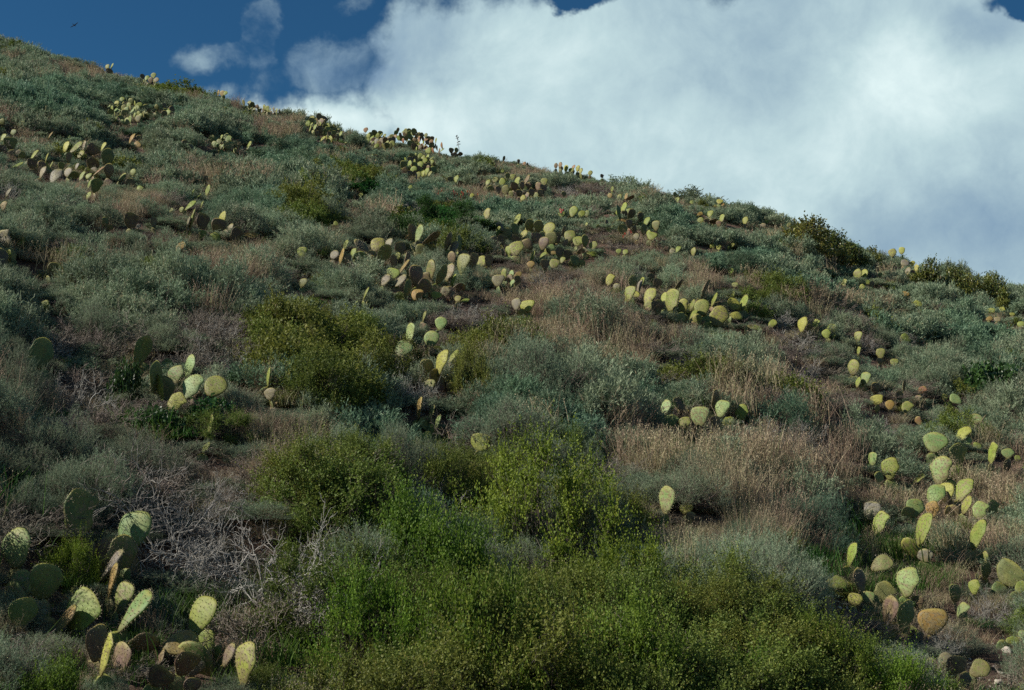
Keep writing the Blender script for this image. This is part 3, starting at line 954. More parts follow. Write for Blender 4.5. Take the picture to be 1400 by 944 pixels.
# --- the big central clump
cactus('largest central prickly pear, a dark mound crowned by a bright dotted pad',
       [(707, 301, 18, 9, 10, 'y'), (716, 321, 14, 9, 15, 'Y'), (704, 314, 16, 12, 0, 'd'), (724, 308, 15, 14, 10, 'v'), (736, 310, 16, 14, 20, 'v'), (751, 313, 18, 16, 5, 'Y'),
        (720, 336, 18, 16, -20, 'b'), (706, 340, 22, 20, 0, 'y'), (696, 343, 14, 10, 0, 'y'), (734, 326, 16, 15, 0, 'b'), (743, 333, 19, 14, 10, 'b'), (754, 326, 18, 15, 0, 'v'),
        (754, 338, 10, 11, 80, 'G'), (763, 326, 15, 9, 0, 'k'), (779, 323, 17, 16, 15, 'y'), (771, 316, 15, 7, 0, 'b'), (791, 330, 15, 16, 20, 'y'), (800, 330, 16, 11, 0, 'v'),
        (794, 344, 9, 12, 60, 'b'), (728, 351, 17, 5, 0, 'y'), (742, 350, 13, 8, 25, 'y'), (756, 346, 8, 12, 70, 'o'), (726, 362, 10, 11, 0, 'o'), (758, 361, 13, 13, 10, 'y'),
        (786, 357, 14, 13, 0, 'd'), (769, 356, 10, 7, 10, 'y'), (796, 361, 10, 9, 0, 'd'), (704, 328, 13, 12, 20, 'b'), (765, 345, 14, 13, 0, 'k'), (776, 349, 14, 13, 20, 'k'),
        (745, 362, 14, 12, 0, 'k')], 'the largest central prickly pear')
cactus('two crossed yellow-green pads at the right rim of the largest prickly pear', [(811, 336, 13, 13, 0, 'y'), (810, 347, 11, 18, 88, 'y')], 'the two crossed pads')
cactus('tall leaning dark pads with lit tips left of the largest prickly pear',
       [(666, 293, 17, 12, -12, 'Y'), (684, 310, 20, 11, -42, 'b'), (681, 317, 16, 7, 0, 'y'), (686, 328, 15, 16, 0, 'k'), (676, 328, 12, 10, -20, 'b')], 'the leaning dark pads')
cactus('small green prickly pear with a red fruit above the largest one',
       [(784, 290, 17, 13, 5, 'y'), (768, 293, 9, 10, 0, 'y'), (795, 293, 13, 10, 20, 'y'), (802, 293, 11, 9, 0, 'g')], 'the red-fruited prickly pear')
cactus('small dull pad on grey scrub right of the red-fruited prickly pear', [(818, 311, 7, 7, 0, 'v'), (802, 307, 6, 4, 0, 'y')], 'the dull pad')
cactus('prickly pear with a narrow green pair and brown pad below the largest prickly pear',
       [(689, 376, 17, 10, -8, 'y'), (699, 376, 14, 8, -3, 'G'), (700, 389, 14, 8, 2, 'G'), (681, 384, 19, 18, 0, 'p'), (708, 376, 9, 11, 60, 'o'), (707, 384, 15, 12, 0, 'k')],
       'the narrow green pair')
cactus('cream and pinkish round pads above the brown grass edge', [(706, 416, 18, 14, 0, 'p'), (721, 419, 19, 20, 0, 'Y'), (714, 428, 12, 12, 0, 'v')], 'the cream round pads')
cactus('dark spreading prickly pear on the right slope with thin upper arms',
       [(853, 284, 15, 7, 5, 'y'), (836, 290, 5, 13, -75, 'k'), (846, 291, 19, 6, -5, 'd'), (854, 301, 10, 11, 70, 'o'), (863, 293, 15, 10, 20, 'k'), (876, 297, 13, 10, 0, 'k'),
        (861, 271, 13, 4, 62, 'k'), (856, 270, 11, 4, 0, 'o'), (851, 314, 14, 15, 0, 'v'), (884, 303, 14, 7, 12, 'y'), (897, 309, 14, 10, 0, 'v'), (891, 323, 12, 13, 20, 'y'),
        (880, 314, 15, 10, 0, 'd'), (867, 314, 13, 9, 0, 'k'), (870, 324, 11, 9, 0, 'p'), (860, 289, 8, 8, 0, 'y'), (887, 320, 11, 6, -20, 'y'), (830, 306, 11, 6, -30, 'k'),
        (860, 306, 12, 10, 0, 'b')], 'the dark spreading prickly pear')
cactus('small pads above the dark spreading prickly pear', [(837, 259, 9, 5, 0, 'y'), (847, 270, 10, 7, 5, 'y'), (834, 268, 8, 7, -10, 'o')], 'the small upper pads')
cactus('single pad amid grey brush left of the dark spreading prickly pear', [(771, 266, 8, 8, 0, 'v')], 'the single grey-brush pad')
cactus('brown prickly pear with lit pads at both ends on the right slope',
       [(957, 293, 7, 9, 60, 'o'), (958, 302, 11, 9, 0, 'y'), (971, 293, 12, 8, 0, 'y'), (987, 299, 13, 6, 0, 'y'), (976, 303, 8, 16, 80, 'k'), (966, 304, 9, 9, 0, 'b'), (983, 306, 9, 7, 0, 'b')],
       'the brown lit-ended prickly pear')
cactus('small pad pair in olive scrub under the right ridge', [(926, 274, 9, 6, 0, 'y'), (923, 266, 7, 7, 0, 'v')], 'the olive scrub pad pair')
cactus('tiny pad right of the olive scrub pads', [(946, 277, 6, 6, 0, 'y')], 'the tiny right pad')
cactus('yellowish pads just below the right ridge', [(984, 276, 9, 9, 20, 'Y'), (978, 282, 5, 6, 60, 'Y'), (988, 280, 6, 6, 0, 'o')], 'the yellowish ridge pads')
cactus('three low pale pads in grey brush right of centre', [(919, 344, 9, 9, 10, 'p'), (927, 341, 11, 7, 20, 'y'), (931, 338, 10, 4, 15, 'y')], 'the three low pale pads')
cactus('single upright pad right of the three low pale pads', [(948, 345, 14, 7, 0, 'y')], 'the single upright pad')
cactus('yellow pad pair above the blue-green bush', [(974, 337, 7, 8, -60, 'Y'), (983, 339, 9, 7, 0, 'Y')], 'the yellow pad pair')
cactus('small yellow pad on the upper rim of the blue-green bush', [(1001, 336, 9, 6, 10, 'Y'), (996, 339, 6, 4, 0, 'y')], 'the small yellow rim pad')
cactus('two faint pads in grey scrub right of the crossed pads', [(846, 344, 8, 8, 0, 'y'), (855, 345, 9, 8, 10, 'y')], 'the two faint pads')
cactus('egg-shaped pad on the upper right slope', [(1019, 302, 12, 8, 0, 'Y'), (1018, 310, 8, 6, 0, 'k')], 'the egg-shaped pad')
# --- far centre
cactus('wide brown and green prickly pear below the middle of the ridge',
       [(677, 246, 9, 9, 0, 'y'), (687, 249, 11, 9, 0, 'y'), (701, 243, 9, 8, 0, 'y'), (707, 249, 13, 8, 0, 'y'), (667, 250, 10, 7, 0, 'y'), (671, 260, 11, 10, 0, 'v'), (681, 260, 11, 9, 0, 'b'),
        (691, 260, 13, 10, 0, 'v'), (703, 255, 11, 10, 0, 'b'), (720, 246, 15, 6, 30, 'b'), (714, 254, 11, 8, 0, 'b'), (723, 254, 9, 8, 0, 'b'), (727, 263, 11, 9, 0, 'b'), (736, 256, 13, 9, 0, 'b'),
        (744, 249, 10, 9, 0, 'y'), (744, 258, 11, 8, 0, 'b'), (715, 271, 9, 7, 20, 'Y'), (739, 264, 10, 9, 0, 'b'), (656, 235, 7, 9, 0, 'k'), (663, 237, 9, 7, 0, 'k'), (686, 235, 7, 7, 0, 'y'),
        (694, 241, 9, 7, 0, 'v'), (710, 264, 9, 9, 0, 'k'), (699, 266, 9, 8, 0, 'v')], 'the wide brown and green prickly pear')
cactus('reddish to yellow prickly pear row on the ridge right of centre',
       [(760, 227, 8, 6, 0, 'b'), (766, 226, 9, 6, 0, 'r'), (767, 231, 8, 7, 0, 'b'), (774, 231, 11, 7, 0, 'Y'), (781, 233, 9, 8, 0, 'Y'), (790, 231, 10, 7, 0, 'Y'), (794, 234, 9, 6, 0, 'Y'),
        (784, 229, 8, 5, 0, 'r')], 'the reddish ridge row')
cactus('single pad on the skyline right of the reddish ridge row', [(807, 237, 8, 7, 0, 'y'), (823, 241, 6, 7, 0, 'b')], 'the skyline pad')
cactus('tiny dark pads on the skyline above the wide prickly pear', [(689, 217, 8, 5, 0, 'k'), (709, 221, 7, 5, 0, 'b'), (717, 224, 6, 5, 0, 'r'), (721, 226, 7, 4, 0, 'b')], 'the tiny skyline pads')
cactus('long crowded prickly pear on the ridge top at the centre',
       spread(21, 520, 192, 20, 9, 26, 8.5, 'ybvpbkyv', .12) + spread(22, 572, 193, 34, 11, 52, 8.5, 'dbvkybrvy', .30) + [(566, 181, 10, 8, 0, 'd'), (560, 187, 8, 7, 0, 'd'), (520, 183, 8, 7, 0, 'v'), (500, 178, 7, 7, 0, 'r')],
       'the crowded ridge prickly pear')
cactus('round prickly pear clump under the crowded ridge top', spread(24, 573, 227, 22, 15, 36, 9.5, 'yydkvyb'), 'the round clump under the ridge')
cactus('little dark prickly pear alone on the ridge beside a dry flower stalk', [(617, 206, 8, 8, 0, 'k'), (624, 206, 8, 6, 0, 'd'), (629, 211, 6, 8, 70, 'k'), (622, 212, 8, 7, 0, 'b')],
       'the little dark ridge prickly pear')
cactus('yellow and brown prickly pear on the ridge left of the crowded one', spread(26, 434, 171, 13, 12, 24, 8.5, 'yyYbkv') + spread(27, 455, 181, 12, 8, 14, 8, 'dvyvk', .3) + spread(28, 450, 190, 10, 4, 5, 8, 'yY'),
       'the left centre ridge prickly pear')
cactus('tiny pads dotted in sage below the left centre ridge', [(473, 197, 5, 5, 0, 'y'), (508, 213, 6, 6, 0, 'y'), (514, 215, 7, 9, 0, 'b')], 'the dotted tiny pads')
cactus('small dark-sided prickly pear below the little ridge one', [(624, 245, 12, 8, 0, 'y'), (616, 246, 10, 9, -20, 'k'), (629, 251, 9, 8, 30, 'k')], 'the dark-sided prickly pear')
cactus('lone tiny pad above the blue-green patch', [(561, 257, 8, 7, 0, 'y')], 'the lone tiny pad')
cactus('two small lit pads left of the blue-green patch', [(493, 267, 8, 8, 0, 'Y'), (481, 270, 7, 5, 0, 'y')], 'the two small lit pads')
cactus('small yellow pads beside the olive bush on the left slope', [(469, 303, 7, 8, 20, 'Y'), (459, 306, 7, 9, 50, 'y'), (472, 286, 6, 5, 0, 'y')], 'the small yellow pads')
cactus('tiny yellow pads by the red flowers', [(645, 268, 8, 7, 20, 'Y'), (629, 266, 6, 6, 0, 'Y')], 'the tiny yellow pads')
# --- right
cactus('big bottom right prickly pear with an upright bright green pad over a dark one',
       [(1241, 796, 43, 28, 0, 'G'), (1238, 843, 45, 34, 5, 'd'), (1217, 836, 40, 15, 25, 'b'), (1255, 825, 22, 15, 0, 'b'), (1275, 850, 37, 38, 0, 'o'), (1206, 861, 18, 19, 20, 'o'),
        (1240, 868, 13, 28, 70, 'b'), (1209, 810, 29, 30, 30, 'v')], 'the big bottom right prickly pear')
cactus('low prickly pear by the bare soil with a grey upright pad among yellow pads',
       [(1176, 795, 35, 25, 0, 'b'), (1143, 797, 21, 29, 75, 'y'), (1169, 820, 19, 18, 15, 'Y'), (1187, 818, 19, 17, 0, 'g'), (1132, 834, 43, 20, -8, 'b'), (1151, 840, 13, 5, 0, 'y'),
        (1164, 759, 35, 6, 2, 'y')], 'the grey-padded prickly pear')
cactus('olive-brown leaning pad on the bare soil', [(1205, 771, 22, 32, 62, 'v')], 'the leaning soil pad')
cactus('dark prickly pear with a broken pale pad at the bottom right', [(1293, 901, 18, 24, 60, 'p'), (1306, 912, 32, 38, 20, 'k'), (1339, 915, 23, 28, 60, 'v'), (1320, 930, 22, 22, 0, 'k')],
       'the broken-padded prickly pear')
cactus('bristly round pad group at the right edge',
       [(1381, 785, 33, 38, 40, 'v'), (1396, 803, 19, 16, 30, 'y'), (1348, 780, 23, 21, 0, 'd'), (1346, 762, 17, 7, 0, 'y'), (1332, 803, 21, 14, 0, 'y')], 'the bristly round pads')
cactus('small green pads half hidden in dry stems at the lower right', [(1306, 811, 25, 21, 0, 'd'), (1316, 836, 25, 14, 5, 'g')], 'the stem-hidden pads')
cactus('low yellow pads at the lower right edge', [(1393, 840, 13, 17, 60, 'y'), (1384, 876, 13, 19, 70, 'y'), (1397, 868, 13, 9, 0, 'G')], 'the low edge pads')
cactus('tall right-hand prickly pear stacked in dry stems, a bright dotted pad midway',
       [(1316, 594, 24, 13, 35, 'Y'), (1320, 604, 15, 14, 10, 'G'), (1310, 622, 29, 27, 0, 'v'), (1286, 644, 37, 25, 6, 'G'), (1279, 677, 30, 20, 15, 'g'), (1293, 674, 28, 15, 5, 'Y'),
        (1275, 697, 22, 15, 0, 'o'), (1317, 670, 34, 15, 15, 'y'), (1321, 691, 25, 6, 5, 'y'), (1262, 723, 45, 8, 0, 'y'), (1265, 760, 17, 20, 0, 'p'), (1336, 610, 11, 11, 40, 'y')],
       'the tall right-hand prickly pear')
cactus('wide muted pad behind dry stems left of the tall stack', [(1279, 606, 29, 31, 10, 'g')], 'the wide muted pad')
cactus('rounded yellow-green pad on a long thin stem at the right', [(1217, 641, 32, 23, 2, 'y'), (1193, 628, 20, 9, 0, 'g'), (1203, 654, 20, 17, -30, 'd')], 'the rounded long-stemmed pad')
cactus('green pads at the foot of the tall stack', [(1251, 695, 27, 25, 10, 'g'), (1241, 703, 21, 22, 20, 'd'), (1256, 655, 20, 6, 42, 'y')], 'the foot pads')
cactus('grey pad with a red tip beside a lit yellow-green pad', [(1192, 698, 29, 21, 12, 'p'), (1203, 715, 34, 18, 8, 'y')], 'the red-tipped grey pad')
cactus('edge-on yellow column of pads near the right edge', [(1340, 698, 26, 21, 10, 'G'), (1336, 731, 44, 10, 2, 'y'), (1358, 695, 23, 22, 10, 'd')], 'the edge-on column')
cactus('green pad over a black one near the right edge', [(1378, 620, 15, 17, 0, 'g'), (1377, 638, 22, 16, 0, 'k'), (1391, 627, 9, 9, 40, 'y'), (1357, 620, 31, 6, 0, 'y')], 'the green over black pads')
cactus('stacked pads left of the mid right scrub', [(1167, 503, 23, 14, 5, 'y'), (1183, 518, 20, 12, 0, 'g'), (1173, 523, 16, 5, 0, 'y')], 'the stacked pads')
cactus('two upright pads with dark bases on the mid right slope', [(1204, 484, 16, 12, 0, 'y'), (1223, 496, 12, 11, 0, 'y'), (1203, 494, 10, 12, 0, 'k')], 'the two upright pads')
cactus('upright narrow pad on a stem on the mid right slope', [(1173, 461, 17, 9, 5, 'y'), (1174, 480, 12, 4, 0, 'y')], 'the narrow stemmed pad')
cactus('flat lit pad in brown scrub at the right', [(1237, 463, 14, 16, 60, 'y')], 'the flat lit pad')
cactus('faint pad in scrub right of the flat lit pad', [(1270, 469, 10, 9, 0, 'g')], 'the faint pad')
cactus('mid right prickly pear with a reddish leaning pad and dark middle',
       [(1199, 547, 15, 16, -20, 'Y'), (1217, 554, 15, 13, 0, 'o'), (1260, 534, 16, 11, 35, 'r'), (1253, 546, 15, 7, 50, 'b'), (1236, 528, 17, 9, 0, 'k'), (1230, 542, 15, 14, 0, 'k'),
        (1240, 557, 17, 16, 20, 'y'), (1197, 531, 17, 15, 0, 'k')], 'the reddish leaning pad')
cactus('dotted green pads right of the reddish leaning pad', [(1306, 546, 16, 17, 55, 'G'), (1292, 544, 11, 9, 0, 'y')], 'the dotted green pads')
cactus('pale pad with a dark sliver at the right', [(1334, 573, 15, 17, 10, 'g'), (1344, 573, 15, 5, 30, 'k')], 'the pale pad with dark sliver')
cactus('small brown pad behind the tall right-hand stack', [(1256, 576, 13, 9, -30, 'r')], 'the small brown pad')
cactus('round pads beside the leathery bush on the right ridge',
       [(1139, 337, 11, 10, 0, 'Y'), (1130, 336, 10, 7, 10, 'Y'), (1169, 351, 15, 11, 10, 'p'), (1167, 338, 10, 11, 0, 'v'), (1150, 340, 10, 8, 0, 'y'), (1157, 337, 9, 7, 0, 'b'), (1146, 348, 9, 8, 0, 'k'),
        (1160, 358, 9, 7, 0, 'b')], 'the leathery bush pads')
cactus('pale pads scattered below the right ridge',
       [(1091, 315, 11, 12, 0, 'Y'), (1093, 308, 7, 7, 20, 'y'), (1079, 308, 7, 7, 0, 'y'), (1043, 309, 8, 9, 0, 'p'), (1048, 304, 7, 6, 0, 'y'), (1111, 325, 9, 8, 30, 'Y')], 'the pale scattered pads')
cactus('small leaning lit pad above dark scrub at the right', [(1113, 365, 7, 10, 80, 'Y'), (1119, 368, 7, 3, 0, 'k')], 'the small leaning lit pad')
cactus('yellow prickly pear standing out on the far right slope',
       [(1181, 376, 17, 9, 0, 'Y'), (1173, 376, 17, 11, -20, 'y'), (1186, 386, 8, 10, 50, 'y'), (1179, 393, 10, 8, 0, 'Y'), (1154, 387, 12, 6, 5, 'y'), (1203, 376, 7, 6, 0, 'y'), (1201, 387, 7, 9, 50, 'p'), (1192, 389, 9, 9, 0, 'k')],
       'the standout yellow prickly pear')
cactus('pinkish prickly pear under the right ridge bushes',
       [(1237, 360, 11, 12, 30, 'p'), (1247, 361, 9, 8, 10, 'Y'), (1253, 367, 11, 6, 0, 'Y'), (1241, 371, 13, 7, 0, 'p'), (1259, 381, 14, 6, 0, 'y'), (1220, 346, 13, 11, 0, 'Y'), (1233, 343, 11, 8, 0, 'Y'), (1248, 374, 10, 8, 0, 'b')],
       'the pinkish right prickly pear')
cactus('lying orange and yellow pad on the far right slope', [(1236, 402, 10, 16, 68, 'o')], 'the lying orange pad')
cactus('bright flat pad below the lying orange pad', [(1253, 416, 12, 15, 70, 'Y'), (1239, 423, 7, 13, 80, 'p')], 'the bright flat pad')
cactus('small yellow pads at the far right edge of the slope',
       [(1355, 426, 10, 10, 0, 'y'), (1370, 424, 10, 8, 0, 'Y'), (1384, 430, 6, 8, 0, 'Y'), (1353, 436, 8, 11, 60, 'o'), (1364, 437, 8, 9, 0, 'p'), (1396, 444, 11, 9, 0, 'y')], 'the small far right pads')
cactus('tiny lit pads below the ridge bushes at the far right', [(1314, 403, 9, 7, 0, 'Y'), (1307, 401, 7, 7, 0, 'y')], 'the tiny lit far right pads')

# red fruit on two pads
def fruit_mesh():
    g = Geo()
    th = np.linspace(0, 2 * np.pi, 8, endpoint=False)
    V = []
    for r, z in [(.25, 0), (.75, .25), (1, .7), (.95, 1.1), (.55, 1.3)]:
        V += [(r * math.cos(a), r * math.sin(a), z) for a in th]
    Q = [(k * 8 + a, k * 8 + (a + 1) % 8, (k + 1) * 8 + (a + 1) % 8, (k + 1) * 8 + a) for k in range(4) for a in range(8)]
    V.append((0, 0, 1.22))
    T = [(32 + a, 32 + (a + 1) % 8, 40) for a in range(8)]
    g.add(V, Q=Q, T=T)
    return g.mesh('fruit', [M['fruit']], True)


FRUIT = fruit_mesh()


def add_fruit(word, which, n):
    rnd = random.Random(word)
    root = next(o for o in COL.objects if o.type == 'EMPTY' and word in str(o.get('label', '')))
    pads = [o for o in COL.objects if o.parent == root]
    for o in [pads[i] for i in which]:
        for k in range(n):
            f = bpy.data.objects.new('fruit', FRUIT)
            x = rnd.uniform(-.25, .25)
            s = .028
            f.parent = o
            f.location = (x, 0, .97 - abs(x) * .35)
            f.rotation_euler = (rnd.uniform(-.4, .4), x * 2, 0)
            f.scale = (s / o.scale[0], s / o.scale[1], s / o.scale[2])
            COL.objects.link(f)


add_fruit('small green prickly pear with a red fruit', [2, 3], 2)

OCCA = np.array([(a, b, c, d, e) for (a, b, c, d, e) in OCC])

# ------------------------------------------------------------------ shrubs: prototypes
def sage_geo(seed, lod, mat='sage'):
    rng = np.random.default_rng(300 + seed)
    g, gs = Geo(), Geo()
    if lod == 0:
        sprigs(g, gs, rng, .5, .5, 2500, 18, .12, .019, .0026, .5, .28, jit=.28, lay=1.1, stems=.15, dry=.05, clus=44)
    elif lod == 1:
        sprigs(g, gs, rng, .5, .5, 800, 12, .15, .042, .0085, .5, .28, jit=.28, lay=1.1, stems=.15, dry=.05, clus=26)
    else:
        sprigs(g, gs, rng, .5, .5, 460, 8, .16, .065, .0185, .5, .28, jit=.28, lay=1.1, stems=.08, dry=.05, clus=18)
    return g, gs


def green_geo(seed, lod):
    rng = np.random.default_rng(500 + seed)
    g, gs = Geo(), Geo()
    if lod == 0:
        sprigs(g, gs, rng, .5, .5, 1500, 22, .21, .0165, .0105, .40, .50, jit=.30, lay=.35, stems=.25, curve=.35, sw=.0024, dry=.03, clus=32, crad=(.13, .25))
    elif lod == 1:
        sprigs(g, gs, rng, .5, .5, 720, 13, .17, .030, .019, .42, .36, jit=.36, lay=.35, stems=.12, sw=.0025, dry=.03, clus=22)
    else:
        sprigs(g, gs, rng, .5, .5, 420, 9, .16, .045, .029, .42, .36, jit=.36, lay=.35, stems=.06, dry=.03, clus=16)
    return g, gs


def broad_geo(seed, lod):
    rng = np.random.default_rng(700 + seed)
    g, gs = Geo(), Geo()
    k = [(420, 9, .055, .042), (300, 7, .07, .055), (240, 6, .085, .06)][lod]
    sprigs(g, gs, rng, .5, .5, k[0], k[1], .16, k[2], k[3], .3, .34, shell=.5, jit=.5, lay=.2, stems=.3, round_=.5, sw=.004)
    return g, gs


def berry_geo(seed, lod):
    rng = np.random.default_rng(800 + seed)
    g, gs = Geo(), Geo()
    sprigs(g, gs, rng, .5, .5, 1000, 9, .13, .034, .023, .42, .42, jit=.38, lay=.5, stems=.15, round_=.5, sw=.005, clus=22)
    return g, gs


def grass_geo(seed, lod, H=.5, R=.2, head=True, n0=300, wmul=.75):
    rng = np.random.default_rng(900 + seed)
    g = Geo()
    n = int(n0 * [1, .62, .38][lod])
    w = [.0022, .004, .0072][lod] * wmul
    A = rng.normal(size=(n, 3)) * np.array([R * .6, R * .6, 0])
    hgt = H * rng.uniform(.45, 1.15, n)
    lean = rng.normal(size=(n, 3)) * np.array([.16, .16, 0])
    pts = []
    for s in (0, .35, .7, 1.0):
        pts.append(A + np.array([0, 0, 1]) * (hgt * s)[:, None] + lean * (hgt * s ** 2)[:, None] * 1.6)
    a = rng.uniform(0, math.pi, n)
    side = np.stack([np.cos(a), np.sin(a), a * 0], 1)
    ti = rng.random(n)
    vs = []
    for p, k in zip(pts, (1, .9, .7, .15)):
        vs += [p - side * w * k, p + side * w * k]
    V = np.stack(vs, 1).reshape(-1, 3)
    b = np.arange(n)[:, None] * 8
    Q = np.concatenate([b + np.array([[0, 1, 3, 2]]), b + np.array([[2, 3, 5, 4]]), b + np.array([[4, 5, 7, 6]])])
    g.add(V, Q=Q, tint=np.repeat(ti, 8))
    if head:
        k = rng.random(n) < .55
        m = 7
        P = (pts[2][k][:, None, :] + (pts[3][k] - pts[2][k])[:, None, :] * np.linspace(.2, 1.0, m)[None, :, None]).reshape(-1, 3)
        D = unit(np.array([0, 0, .8]) + rng.normal(size=(len(P), 3)) * .5)
        leaves(g, P, D, .020 * [1, 1.3, 1.8][lod], .0042 * [1, 1.8, 3.2][lod], 0, np.repeat(ti[k], m) * .7 + .15, rng)
    return g, None


def twig_geo(seed, lod, spread_=1.0):
    """leafless brush: branching bleached twigs"""
    rng = np.random.default_rng(1100 + seed)
    g = Geo()
    levels = 5 if lod < 2 else 4
    n = 22 if lod == 0 else (17 if lod == 1 else 13)
    A = rng.normal(size=(n, 3)) * np.array([.09, .09, 0])
    D = unit(rng.normal(size=(n, 3)) * np.array([.8, .8, .0]) * spread_ + np.array([0, 0, .62]))
    L = rng.uniform(.14, .24, n)
    r = [.0080, .0095, .012][lod] * np.ones(n)
    for lv in range(levels):
        mid = A + D * (L * .5)[:, None] + rng.normal(size=A.shape) * (L * .10)[:, None]
        B = A + D * L[:, None] + rng.normal(size=A.shape) * (L * .08)[:, None]
        mid[:, 2] = np.abs(mid[:, 2])
        B[:, 2] = np.abs(B[:, 2])
        ti = rng.random(len(A)) * .6 + .1 + .05 * lv
        rods(g, A, mid, r, r * .85, 0, ti, rng)
        rods(g, mid, B, r * .85, r * .62, 0, ti, rng)
        k = 3 if lv < 3 else 2
        src = np.where(rng.random((len(A), k, 1)) < .45, mid[:, None, :], B[:, None, :])
        A = src.reshape(-1, 3)
        D = unit(np.repeat(D, k, 0) + rng.normal(size=(len(A), 3)) * .62 + np.array([0, 0, .04]))
        L = np.repeat(L, k) * rng.uniform(.55, .92, len(A))
        r = np.maximum(np.repeat(r, k) * .60, [.0017, .0028, .0045][lod])
    # scale to half-unit dome
    for V in g.V:
        V *= .95
    return g, None


def big_twig_geo(seed, lod):
    rng = np.random.default_rng(1300 + seed)
    g = Geo()
    n = 17
    A = rng.normal(size=(n, 3)) * np.array([.14, .14, 0])
    D = unit(rng.normal(size=(n, 3)) * np.array([1, 1, 0]) + np.array([0, 0, .55]))
    L = rng.uniform(.20, .34, n)
    r = np.full(n, .0085)
    for lv in range(5):
        m = 4
        P = A
        for q in range(m):
            P2 = P + unit(D + rng.normal(size=D.shape) * .22 + np.array([0, 0, -.06 * lv])) * (L / m)[:, None]
            P2[:, 2] = np.abs(P2[:, 2])
            ti = rng.random(len(A)) * .5 + .35
            rods(g, P, P2, r * (1 - q * .08), r * (1 - (q + 1) * .08), 0, ti, rng)
            if q == 1:
                mid = P2
            P = P2
        k = 3 if lv < 3 else 2
        src = np.where(rng.random((len(A), k, 1)) < .5, mid[:, None, :], P[:, None, :])
        A = src.reshape(-1, 3)
        D = unit(np.repeat(D, k, 0) + rng.normal(size=(len(A), 3)) * .55)
        L = np.repeat(L, k) * rng.uniform(.5, .85, len(A))
        r = np.maximum(np.repeat(r, k) * .62, .0019)
    return g, None


KINDS = {   # kind: (builder, leaf material, has stems, seeds)
    'sage': (sage_geo, 'sage', 3), 'teal': (lambda s, l: sage_geo(40 + s, l), 'teal', 2), 'green': (green_geo, 'green', 4), 'yg': (lambda s, l: green_geo(30 + s, l), 'yg', 2),
    'dark': (broad_geo, 'dark', 2), 'berry': (berry_geo, 'berry', 2), 'lush': (lambda s, l: green_geo(60 + s, l), 'lush', 2), 'dead': (twig_geo, 'twig', 3), 'limbs': (big_twig_geo, 'twig', 4)}
CACHE = {}


def proto(kind, seed, lod):
    key = (kind, seed, lod)
    if key not in CACHE:
        fn, mt, _ = KINDS[kind]
        g, gs = fn(seed, lod)
        fm = g.mesh('foliage' if kind not in ('dead', 'limbs') else 'dead_brush', [M[mt]])
        sm = gs.mesh('stems', [M['wood']]) if gs is not None else None
        CACHE[key] = (fm, sm)
    return CACHE[key]


NAME = {'sage': ('sagebrush', 'shrub'), 'teal': ('blue_green_shrub', 'shrub'), 'green': ('leafy_bush', 'bush'), 'yg': ('olive_bush', 'bush'), 'dark': ('vine_patch', 'vine'),
        'berry': ('leathery_leaved_bush', 'bush'), 'lush': ('low_green_plant', 'plant'), 'dead': ('dead_brush', 'brushwood'), 'limbs': ('dead_brush', 'brushwood')}
GROUP = {'sage': 'grey-green sagebrush mounds', 'teal': 'blue-green shrubs', 'green': 'green bushes in the foreground', 'yg': 'olive yellow bushes on the slope',
         'dark': 'dark broad-leaved vines', 'berry': 'leathery bushes on the right ridge', 'lush': 'low fresh green plants', 'dead': 'bleached leafless brush', 'limbs': 'bleached leafless brush'}
SHR = []          # (x, y, radius) already taken by shrubs


def shrub(kind, px, by, w, h, label, seed=None, squash=.8):
    x, y, z = hit(px, by)
    m = y / F
    W, H = w * m, h * m
    rnd = random.Random(f'{kind}{px}{by}')
    lod = 0 if y < 14.5 else (1 if y < 27 else 2)
    sd_ = rnd.randrange(KINDS[kind][2]) if seed is None else seed
    fm, sm = proto(kind, sd_, lod)
    rot = (0, 0, rnd.uniform(0, 6.28))
    nm, cat = NAME[kind]
    H *= 1.0
    if kind == 'green':
        W *= .88
    sc = (W, W * squash, H * 1.75)
    z -= .04 + H * .05
    if kind in ('dead', 'limbs'):
        sc = (W * .95, W * .8, H * 1.5)
        o = bpy.data.objects.new(nm, fm)
        o.location = (x, y, z)
        o.rotation_euler = rot
        o.scale = sc
        COL.objects.link(o)
    else:
        o = bpy.data.objects.new(nm, None)
        o.empty_display_size = .2
        o.location = (x, y, z)
        o.rotation_euler = rot
        o.scale = sc
        COL.objects.link(o)
        put(bpy.data.objects.new('foliage', fm), o, (0, 0, 0))
        put(bpy.data.objects.new('stems', sm), o, (0, 0, 0))
    o['label'] = label
    o['category'] = cat
    o['group'] = GROUP[kind]
    SHR.append((x, y, W * .5, px, by, h, kind))
    return o


S = shrub
# foreground bushes
S('green', 590, 815, 210, 190, 'full yellow-green bush right of the bleached branches')
S('green', 745, 775, 230, 170, 'tallest bright green bush at the middle of the foreground')
S('green', 500, 925, 190, 170, 'shaded green bush at the bottom beside the fresh grass')
S('green', 665, 975, 260, 230, 'wide green bush at the bottom centre, dark hollows under its sprays')
S('green', 850, 860, 190, 150, 'loose green bush just below the tall bright green pad')
S('green', 850, 985, 250, 190, 'twiggy green bush at the bottom, right of the bottom centre one')
S('green', 985, 845, 120, 75, 'low green bush at the foot of the brown grass')
S('green', 1010, 975, 180, 120, 'green bush mixed with dry stems at the bottom right of centre')
S('green', 1130, 965, 180, 120, 'bright bottom bush under the grey-padded prickly pear')
S('green', 1230, 985, 150, 110, 'dark green bush in the bottom edge below the big right prickly pear')
S('green', 478, 745, 75, 100, 'narrow olive-green bush behind the bleached branches')
S('green', 436, 676, 50, 42, 'small green bush among brown grass and grey twigs')
S('green', 60, 985, 170, 120, 'shadowed leafy bush in the bottom left corner')
